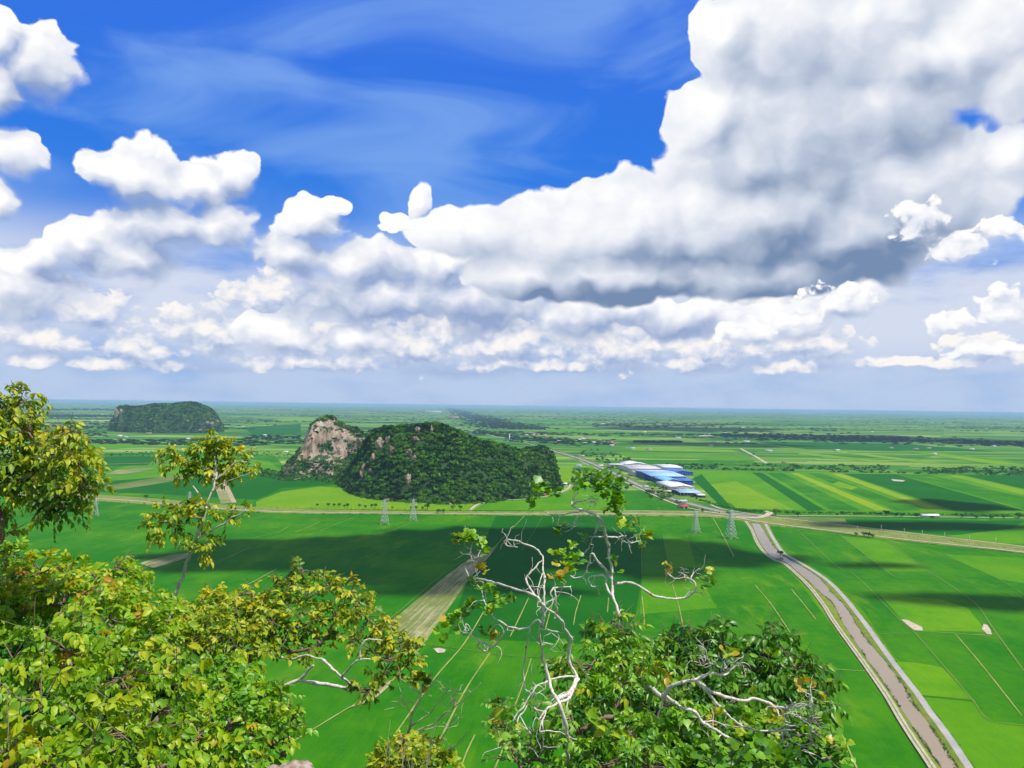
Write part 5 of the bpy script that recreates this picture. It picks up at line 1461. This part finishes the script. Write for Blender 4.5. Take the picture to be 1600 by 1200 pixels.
shrub('leafy_shrub', 'fresh green shrub in front of the spreading tree beside the pale rock', 'shrub',
      [(350, 1060, 46, 5.8), (395, 1095, 44, 5.6), (430, 1112, 34, 5.6), (360, 1130, 55, 5.2), (415, 1150, 42, 5.2), (445, 1138, 24, 5.4), (340, 1195, 60, 4.8), (400, 1190, 34, 5.0, -.05), (330, 1090, 50, 5.5), (458, 1120, 12, 5.5)],
      M['leaf_fresh'], 0.048, 0.85, 8, 0.13, 26, 0.60, 0.13, 0.8, 0.5, T_OV)
shrub('low_bush', 'small dense yellow-green bush at the bottom centre', 'shrub',
      [(620, 1182, 32, 5.4), (660, 1180, 30, 5.4, .05), (645, 1160, 18, 5.4, .1), (600, 1200, 32, 5.2), (690, 1200, 26, 5.2), (640, 1205, 40, 5.1)], M['leaf_gold'], 0.034, 1.1, 6, 0.06, 27, 0.40, 0.12, 0.3, 0.8, T_OV)

shrub('backing_bush', 'added dark-leaved bush darkening the gaps of the drooping-leaved shrub in the lower left corner', 'shrub',
      [(20, 1010, 80, 8.6), (120, 1010, 70, 8.6), (200, 1040, 70, 8.4), (60, 1100, 100, 8.0), (180, 1120, 90, 8.0), (280, 1120, 70, 8.0), (300, 1050, 40, 8.4), (100, 1190, 90, 7.6), (230, 1200, 90, 7.6), (330, 1190, 70, 7.6), (370, 1130, 50, 7.8), (-30, 900, 60, 9.4), (30, 930, 50, 9.4), (400, 1180, 30, 7.8)],
      M['leaf_deep'], 0.10, 0.9, 6, 0.2, 41, 0.22, 0.12, 0.6, 0.4, T_OV)  # added backing; its dark leaf tint makes gaps in the shrub ahead look shaded
shrub('backing_bush', 'added dark-leaved bush darkening the gaps of the upright green shrub at the bottom', 'shrub',
      [(960, 1080, 50, 8.6), (1040, 1090, 60, 8.6), (1120, 1080, 60, 8.8), (1200, 1080, 60, 8.8), (930, 1150, 50, 8.2), (1010, 1170, 70, 8.2), (1110, 1160, 70, 8.2), (1220, 1160, 70, 8.2), (1160, 1200, 60, 8.0)],
      M['leaf_deep'], 0.10, 0.9, 6, 0.2, 42, 0.22, 0.12, 0.6, 0.4, T_OV)  # added likewise, shading the upright shrub's gaps by leaf colour

# ------------------------------------------------------------------ the mass on the lower right
shrub('leafy_shrub', 'upright fresh green shrub at the foot of the bare white trees', 'shrub',
      [(955, 972, 20, 6.6, .08), (935, 985, 16, 6.6, .05), (978, 985, 18, 6.6), (950, 1008, 30, 6.4), (990, 1022, 34, 6.3, .08), (925, 1040, 40, 6.2), (985, 1065, 52, 6.0), (905, 1080, 42, 6.0), (960, 1110, 60, 5.7), (1030, 1100, 50, 5.8), (900, 1140, 50, 5.6),
       (1000, 1160, 60, 5.4), (1060, 1150, 50, 5.5), (930, 1190, 60, 5.2), (1020, 1200, 60, 5.0), (1010, 1035, 30, 6.2, .05), (885, 1045, 20, 6.2)],
      M['leaf_fresh'], 0.058, 0.62, 8, 0.17, 31, 0.52, 0.14, 0.9, 0.6, T_LAN, bark='bark_brown')
shrub('broad_shrub', 'large dark green shrub with hanging leaves at the lower right', 'shrub',
      [(1110, 985, 26, 7.2), (1090, 1005, 36, 7.0), (1130, 1002, 36, 7.0), (1060, 1015, 30, 7.0, .08), (1040, 1000, 16, 7.0, .12), (1160, 1040, 46, 6.8), (1115, 1050, 50, 6.7), (1070, 1055, 44, 6.6, .05), (1205, 1000, 30, 6.9), (1225, 1015, 34, 6.8), (1190, 1020, 26, 6.8),
       (1245, 1045, 38, 6.6, .05), (1265, 1070, 34, 6.5, .05), (1290, 1082, 20, 6.4, .1), (1205, 1070, 50, 6.4), (1150, 1095, 46, 6.3), (1240, 1105, 44, 6.2), (1285, 1105, 22, 6.2), (1100, 1110, 46, 6.2), (1185, 1130, 46, 6.0), (1030, 1030, 24, 6.9, .1)],
      M['leaf_deep'], 0.068, 0.85, 9, 0.17, 32, 0.48, 0.13, 1.1, 0.45, T_NAR)
shrub('round_leaved_shrub', 'round-leaved shrub below the fallen white branches at the bottom right', 'shrub',
      [(1120, 1140, 34, 5.8), (1080, 1180, 46, 5.4), (1150, 1170, 44, 5.5), (1210, 1165, 44, 5.6), (1262, 1150, 34, 5.7), (1140, 1210, 50, 5.0), (1220, 1205, 46, 5.1), (1285, 1185, 30, 5.4), (1305, 1165, 12, 5.6, .2), (1180, 1120, 24, 5.9), (1275, 1125, 20, 5.9)],
      M['leaf_fresh'], 0.048, 0.62, 5, 0.11, 33, 0.42, 0.16, 0.25, 0.5, T_OB, shell=0.3)
shrub('leafy_shrub', 'small green shrub around the base of the white dead stems at the bottom', 'shrub',
      [(790, 1135, 16, 6.0), (800, 1165, 22, 5.8), (830, 1180, 34, 5.6), (862, 1160, 28, 5.7), (870, 1195, 34, 5.5), (812, 1195, 34, 5.5), (845, 1120, 20, 5.9), (782, 1110, 12, 6.0), (870, 1115, 22, 5.9)],
      M['leaf_fresh'], 0.046, 0.30, 6, 0.14, 34, 0.50, 0.13, 0.5, 0.5, T_OV, shell=0.2)

# ------------------------------------------------------------------ bare white trees
Z1 = (660, 740, 2.608)
def bare_tree(name, label, d0, foot_px, traces, amp, seed, zoom, ntw, tuft_px, bark='bark_white', leaf=0.05, twl=0.15, trunk_r=0.03, tuft_mat='leaf_fresh', back=0.0):
    fp = P(foot_px[0], foot_px[1], d0); fz = float(summit_z(np.array(fp[0]), np.array(fp[1]))) - 0.1
    foot = np.array([fp[0], fp[1], fz]); e = empty(name, tuple(foot), label, 'tree')
    rows, dep = traced(e, d0, traces, M[bark], foot, amp, 7, 'branch', zoom, seed)
    s0 = rows[0][0] - foot
    m_ = MB(); k_ = back; m_.tube(spline([(0, k_, 0), s0 * 0.5 + np.array([0.06, k_, 0]), s0 + np.array([0, k_ * 0.7, -0.25]), s0], 4), np.linspace(trunk_r * 1.4, trunk_r * 0.8, 13), 8); m_.build('trunk', M[bark], e, smooth=True)
    if ntw:
        ends = twigs(e, foot, rows[1:], ntw, twl, M[bark], seed + 9)
    if tuft_px:
        r = np.random.default_rng(seed + 3); sp_ = []
        zx, zy, zs = zoom
        for a, b_, rp, n, tn in tuft_px:
            px, py = zx + a / zs, zy + b_ / zs; d = dep(px, py)
            sp_.append((P(px, py, d), rp / zs * d / FPX, n, tn))
        tufts(e, foot, sp_, leaf, M[tuft_mat], T_OB, seed + 4)
    return e


bare_tree('bare_tree', 'bleached crooked tree with many bare stems left of the tallest one', 5.4, (884, 1200),
          [(11 / 2.6, 3.2, [(585, 1200), (590, 1130), (590, 1060), (570, 960), (545, 920), (520, 850), (495, 780), (485, 700), (480, 620)]), (3.2, 2.0, [(480, 620), (497, 570), (492, 500), (497, 420), (490, 335)]),
           (4.0, 2.2, [(550, 925), (600, 890), (632, 830), (605, 780), (595, 720), (602, 665), (575, 620), (545, 580), (500, 540), (475, 515), (440, 490), (370, 470), (310, 445), (250, 435), (200, 430)]), (2.0, 1.2, [(200, 430), (178, 390), (185, 360), (215, 345), (245, 338)]), (1.6, 1.0, [(215, 345), (202, 310), (205, 285)]),
           (2.0, 1.2, [(488, 335), (470, 320), (430, 290), (390, 272), (345, 265), (325, 272), (345, 287), (388, 298)]), (2.0, 1.5, [(470, 520), (445, 480), (430, 425), (465, 380), (490, 350)]),
           (2.6, 1.8, [(480, 605), (465, 595), (430, 625), (400, 635), (350, 625), (322, 665), (290, 695), (240, 690), (225, 712), (262, 724), (295, 702)]), (1.7, 1.2, [(345, 622), (300, 590), (262, 540), (240, 480), (200, 430)]),
           (1.6, 1.0, [(240, 690), (205, 665), (180, 640), (178, 610)]), (2.0, 1.5, [(440, 630), (422, 720), (412, 800), (415, 870), (440, 895)]), (2.4, 1.5, [(635, 825), (560, 830), (490, 850), (460, 880), (420, 930), (382, 980), (368, 1010)]),
           (2.0, 1.2, [(545, 580), (545, 520), (543, 465), (590, 462), (605, 458)]), (1.8, 1.0, [(543, 465), (518, 485), (530, 505), (500, 522)]), (1.6, 0.9, [(482, 630), (525, 642), (592, 645)]), (1.5, 1.0, [(490, 690), (545, 706)]),
           (3.0, 1.8, [(640, 832), (602, 910), (560, 935), (500, 965), (475, 1002)]), (1.8, 1.2, [(460, 950), (500, 985), (470, 1045), (530, 1055), (600, 1075), (660, 1087), (700, 1078)]), (1.4, 0.8, [(430, 940), (398, 990), (380, 1060), (330, 1110), (298, 1116)]),
           (1.4, 0.8, [(500, 965), (490, 1040), (495, 1110), (480, 1150)]), (1.3, 0.7, [(440, 895), (470, 900), (500, 870)]), (1.2, 0.7, [(490, 400), (470, 470), (465, 540), (497, 580)]), (1.2, 0.7, [(600, 890), (590, 960), (610, 1010)]), (1.3, 0.8, [(398, 990), (430, 1040), (440, 1052)]), (1.3, 0.8, [(600, 880), (560, 905), (520, 935)])],
          0.16, 1, Z1, 95, [(185, 262, 44, 12, .55), (160, 268, 30, 6, .5), (215, 275, 30, 6, .55), (268, 325, 16, 3, .5), (242, 398, 18, 4, .9), (215, 445, 22, 4, .6), (262, 480, 22, 4, .45), (300, 515, 30, 5, .4), (345, 530, 26, 5, .45), (190, 555, 34, 7, .4), (130, 608, 34, 7, .4), (92, 632, 26, 5, .4), (150, 590, 26, 5, .4),
                      (262, 645, 26, 5, .5), (300, 682, 16, 3, .95), (545, 430, 30, 7, .95), (540, 330, 30, 6, .5), (590, 385, 30, 5, .6), (560, 350, 24, 4, .6), (300, 940, 24, 5, .4), (292, 1000, 16, 2, .95), (330, 1010, 30, 5, .4), (640, 365, 34, 6, .5), (620, 300, 22, 3, .5), (300, 560, 20, 3, .5), (400, 1080, 40, 7, .5)], leaf=0.040, trunk_r=0.019)
bare_tree('bare_tree', 'tallest bleached tree with bare arching limbs in front of the fields', 6.9, (966, 1150),
          [(3.6, 3.4, [(800, 760), (798, 595), (790, 550), (778, 505), (770, 440), (770, 380), (760, 300)]), (3.4, 2.6, [(760, 300), (748, 250), (735, 200), (710, 170), (660, 150), (610, 135)]), (2.2, 1.2, [(610, 135), (612, 110), (622, 92), (638, 74)]),
           (2.0, 1.0, [(612, 125), (640, 112), (680, 104), (712, 102)]), (2.2, 1.2, [(660, 150), (600, 165), (545, 168), (500, 155)]), (3.0, 1.8, [(778, 448), (830, 440), (870, 450), (920, 480), (970, 500), (1040, 508), (1090, 495), (1112, 475), (1105, 445), (1070, 425)]),
           (1.6, 1.0, [(1070, 425), (1030, 430), (1002, 408), (990, 385)]), (1.6, 0.9, [(1090, 432), (1100, 402), (1132, 388)]), (1.5, 0.9, [(1112, 485), (1142, 490)]), (1.3, 0.8, [(1070, 425), (1060, 405), (1040, 398)]),
           (3.0, 1.8, [(768, 430), (745, 395), (720, 358), (690, 330), (678, 372), (665, 412), (635, 425), (600, 418)]), (2.6, 1.5, [(775, 505), (748, 455), (740, 420), (705, 415), (680, 428), (695, 460), (718, 455)]), (1.7, 0.9, [(750, 260), (720, 262), (700, 258), (685, 290), (660, 325)]),
           (1.8, 1.0, [(700, 245), (712, 215), (722, 198)]), (1.8, 1.0, [(755, 262), (800, 265), (850, 286), (862, 272)]), (1.4, 0.8, [(800, 264), (832, 252)]), (1.5, 0.9, [(565, 170), (552, 205), (548, 240)]), (1.5, 0.8, [(640, 170), (618, 215), (605, 235), (580, 240)]), (1.3, 0.7, [(850, 286), (885, 275), (915, 282)]), (1.4, 0.8, [(680, 110), (712, 128)])],
          0.14, 4, Z1, 70, [(640, 58, 44, 8, .35), (690, 50, 40, 8, .4), (740, 62, 44, 9, .4), (775, 95, 40, 9, .45), (800, 130, 36, 8, .5), (760, 120, 34, 6, .4), (790, 165, 26, 4, .6), (720, 20, 44, 8, .35), (780, 30, 44, 8, .3), (650, 20, 40, 7, .3), (800, 60, 34, 6, .35), (480, 95, 34, 6, .35), (465, 60, 30, 5, .3), (430, 130, 24, 3, .35), (530, 75, 22, 4, .35), (500, 50, 26, 4, .3), (535, 210, 36, 6, .4),
                      (830, 222, 34, 6, .5), (885, 222, 18, 3, .7), (922, 262, 22, 4, .6), (895, 285, 22, 3, .5), (1010, 374, 12, 2, .9), (1165, 430, 30, 6, .45), (1185, 400, 16, 2, .7), (1180, 450, 16, 3, .75), (795, 400, 24, 4, .4), (790, 350, 16, 2, .4), (650, 270, 22, 3, .4), (600, 350, 24, 3, .45)], leaf=0.046, trunk_r=0.022)
Z2 = (960, 900, 4.0)
bare_tree('fallen_branches', 'bleached bare branches lying across the dark green shrub at the right', 5.3, (1000, 1120),
          [(4.6, 3.2, [(300, 760), (340, 715), (370, 690), (430, 657), (500, 655), (560, 636), (615, 605)]), (2.8, 1.5, [(615, 605), (690, 615), (740, 570), (790, 530), (798, 480)]), (1.8, 1.0, [(613, 600), (600, 540), (572, 462), (545, 440)]), (1.0, 0.6, [(598, 550), (545, 545)]), (1.2, 0.7, [(620, 530), (650, 570), (700, 580)]),
           (4.0, 2.4, [(500, 655), (550, 690), (600, 720), (700, 765), (800, 775), (880, 765), (960, 790), (1020, 820), (1100, 815), (1180, 805), (1245, 802)]), (1.6, 0.9, [(1245, 802), (1237, 750), (1180, 715)]), (3.4, 2.0, [(505, 660), (590, 740), (640, 800), (700, 860), (760, 910), (870, 965), (1000, 960), (1140, 965)]),
           (4.0, 2.2, [(300, 770), (310, 738), (360, 780), (420, 820), (500, 850), (550, 905), (620, 945), (700, 1000), (800, 1055), (910, 1077), (1010, 1070), (1050, 1040), (1045, 985)]), (1.8, 1.0, [(550, 905), (600, 898), (650, 915), (690, 945)]), (1.6, 0.9, [(660, 980), (630, 1030), (560, 1010)]), (1.4, 0.8, [(630, 1030), (598, 1090)]),
           (1.8, 1.0, [(1010, 825), (1050, 900), (1110, 925)]), (1.6, 0.9, [(1100, 820), (1130, 870), (1180, 890)]), (1.8, 1.1, [(1000, 960), (1070, 935), (1150, 940), (1225, 902), (1295, 895)]), (1.4, 0.8, [(1215, 840), (1225, 902)]), (1.5, 0.9, [(1222, 905), (1225, 1000), (1210, 1070), (1120, 1038)]), (1.2, 0.7, [(1228, 985), (1280, 950)]),
           (1.5, 0.9, [(1060, 950), (1100, 1000), (1090, 1060), (1180, 1100), (1290, 1140)]), (1.3, 0.8, [(1090, 760), (1130, 830), (1160, 880)]), (2.0, 1.2, [(300, 770), (260, 900), (240, 1005), (300, 1040), (358, 1085)]), (2.0, 1.4, [(250, 900), (120, 960), (80, 1045), (140, 1080), (180, 1150), (200, 1200)])],
          0.10, 7, Z2, 110, [(1200, 690, 36, 5, .85), (960, 880, 60, 8, .8), (860, 890, 60, 8, .55), (650, 880, 40, 5, .75), (1000, 880, 40, 4, .85), (1320, 790, 16, 2, .9), (1400, 1060, 40, 5, .8), (1435, 1100, 20, 3, .85), (690, 490, 24, 3, .9), (735, 490, 24, 3, .75), (1290, 1000, 40, 5, .5), (780, 990, 50, 6, .6)], leaf=0.040, twl=0.16, trunk_r=0.018, back=1.1)
Z3 = (400, 900, 4.0)
bare_tree('dry_twig_tree', 'small leafless dry tree with thin fan of twigs at the bottom centre', 5.6, (634, 1175),
          [(3.0, 2.0, [(935, 1120), (945, 1020), (968, 920), (990, 830), (1015, 780), (1030, 720), (1040, 688)]), (1.5, 0.7, [(1012, 735), (960, 690), (905, 650)]), (1.2, 0.6, [(975, 862), (940, 810), (918, 768)]), (1.6, 0.8, [(962, 940), (1040, 890), (1100, 850), (1150, 780), (1200, 720), (1192, 690)]),
           (1.9, 0.8, [(955, 985), (1060, 940), (1150, 890), (1240, 820), (1310, 760), (1402, 678)]), (1.5, 0.7, [(962, 1002), (1060, 960), (1140, 940), (1220, 930), (1292, 885)]), (1.1, 0.6, [(1240, 820), (1242, 740), (1280, 715)]), (1.6, 0.8, [(1070, 1180), (1105, 1130), (1180, 1090), (1250, 1050), (1332, 970)]),
           (1.4, 0.8, [(1105, 1130), (1150, 1030), (1200, 960), (1250, 870)]), (1.0, 0.5, [(1100, 760), (1040, 720), (1110, 690)]), (1.0, 0.5, [(1180, 1090), (1230, 1085), (1260, 1100)])],
          0.10, 9, Z3, 46, [(1000, 640, 30, 12, .3), (1040, 650, 36, 14, .28), (1075, 680, 30, 11, .3), (970, 650, 22, 8, .3)], bark='bark_dry', leaf=0.028, twl=0.14, trunk_r=0.014, tuft_mat='leaf_gold')
for sds, (x0, x1, y0, y1, n, lb) in enumerate([(560, 640, 1120, 1210, 26, 'tuft of thin dry straw-coloured twigs left of the dry tree')]):
    c = P((x0 + x1) / 2, y1, 5.0); fz = float(summit_z(np.array(c[0]), np.array(c[1]))); r = np.random.default_rng(5)
    m_ = MB()
    for _ in range(n):
        a = r.uniform(x0, x1); b_ = P(a, 1260, 5.0) - np.array([c[0], c[1], fz]); tp = P(a + r.uniform(-10, 60), r.uniform(y0, y1), 5.0 + r.normal() * 0.1) - np.array([c[0], c[1], fz])
        b0 = np.array([r.normal() * 0.12, r.normal() * 0.1, 0.0])
        m_.tube(spline([b0, (b0 + tp) / 2 + r.normal(size=3) * 0.05, tp], 3), np.linspace(0.005, 0.0015, 7), 4, cap=False)
    o = m_.build('dry_stalks', M['bark_dry']); o.location = (c[0], c[1], fz); tag(o, lb, 'plant')

# pale rock breaking the bottom edge
V, F = ICO4; W = V.copy(); r_ = 1 + 0.55 * fbm(W * 1.6 + 4.0, 5) + 0.16 * fbm(W * 7.0, 3); W = W * r_[:, None] * np.array([0.20, 0.28, 0.48]); c = P(452, 1262, 3.6)
W[:, 2] = np.minimum(W[:, 2], 0.36 + 0.10 * fbm(W * 9.0, 4))
mb_, t, b, o = new_mat('pink_weathered_rock')
p = world_pos(t)
t.l.new(t.ramp(t.math('ADD', t.math('MULTIPLY', t.noise(p, 14.0, 6, 0.7), 0.6), t.math('MULTIPLY', t.voro(p, 22.0), 0.5)), [(0.25, (0.12, 0.08, 0.06)), (0.45, (0.34, 0.24, 0.19)), (0.65, (0.52, 0.42, 0.36))]), b.inputs['Base Color'])
bp = t.node('ShaderNodeBump'); bp.inputs['Distance'].default_value = 0.03; t.l.new(t.noise(p, 18.0, 8, 0.7), bp.inputs['Height']); t.l.new(bp.outputs[0], b.inputs['Normal'])
tag(mk('summit_rock', W, F, mb_, smooth=True, loc=(c[0], c[1], c[2] + 0.02 - 0.25)), 'pinkish weathered rock at the bottom edge left of the centre', 'rock')

haze_box()
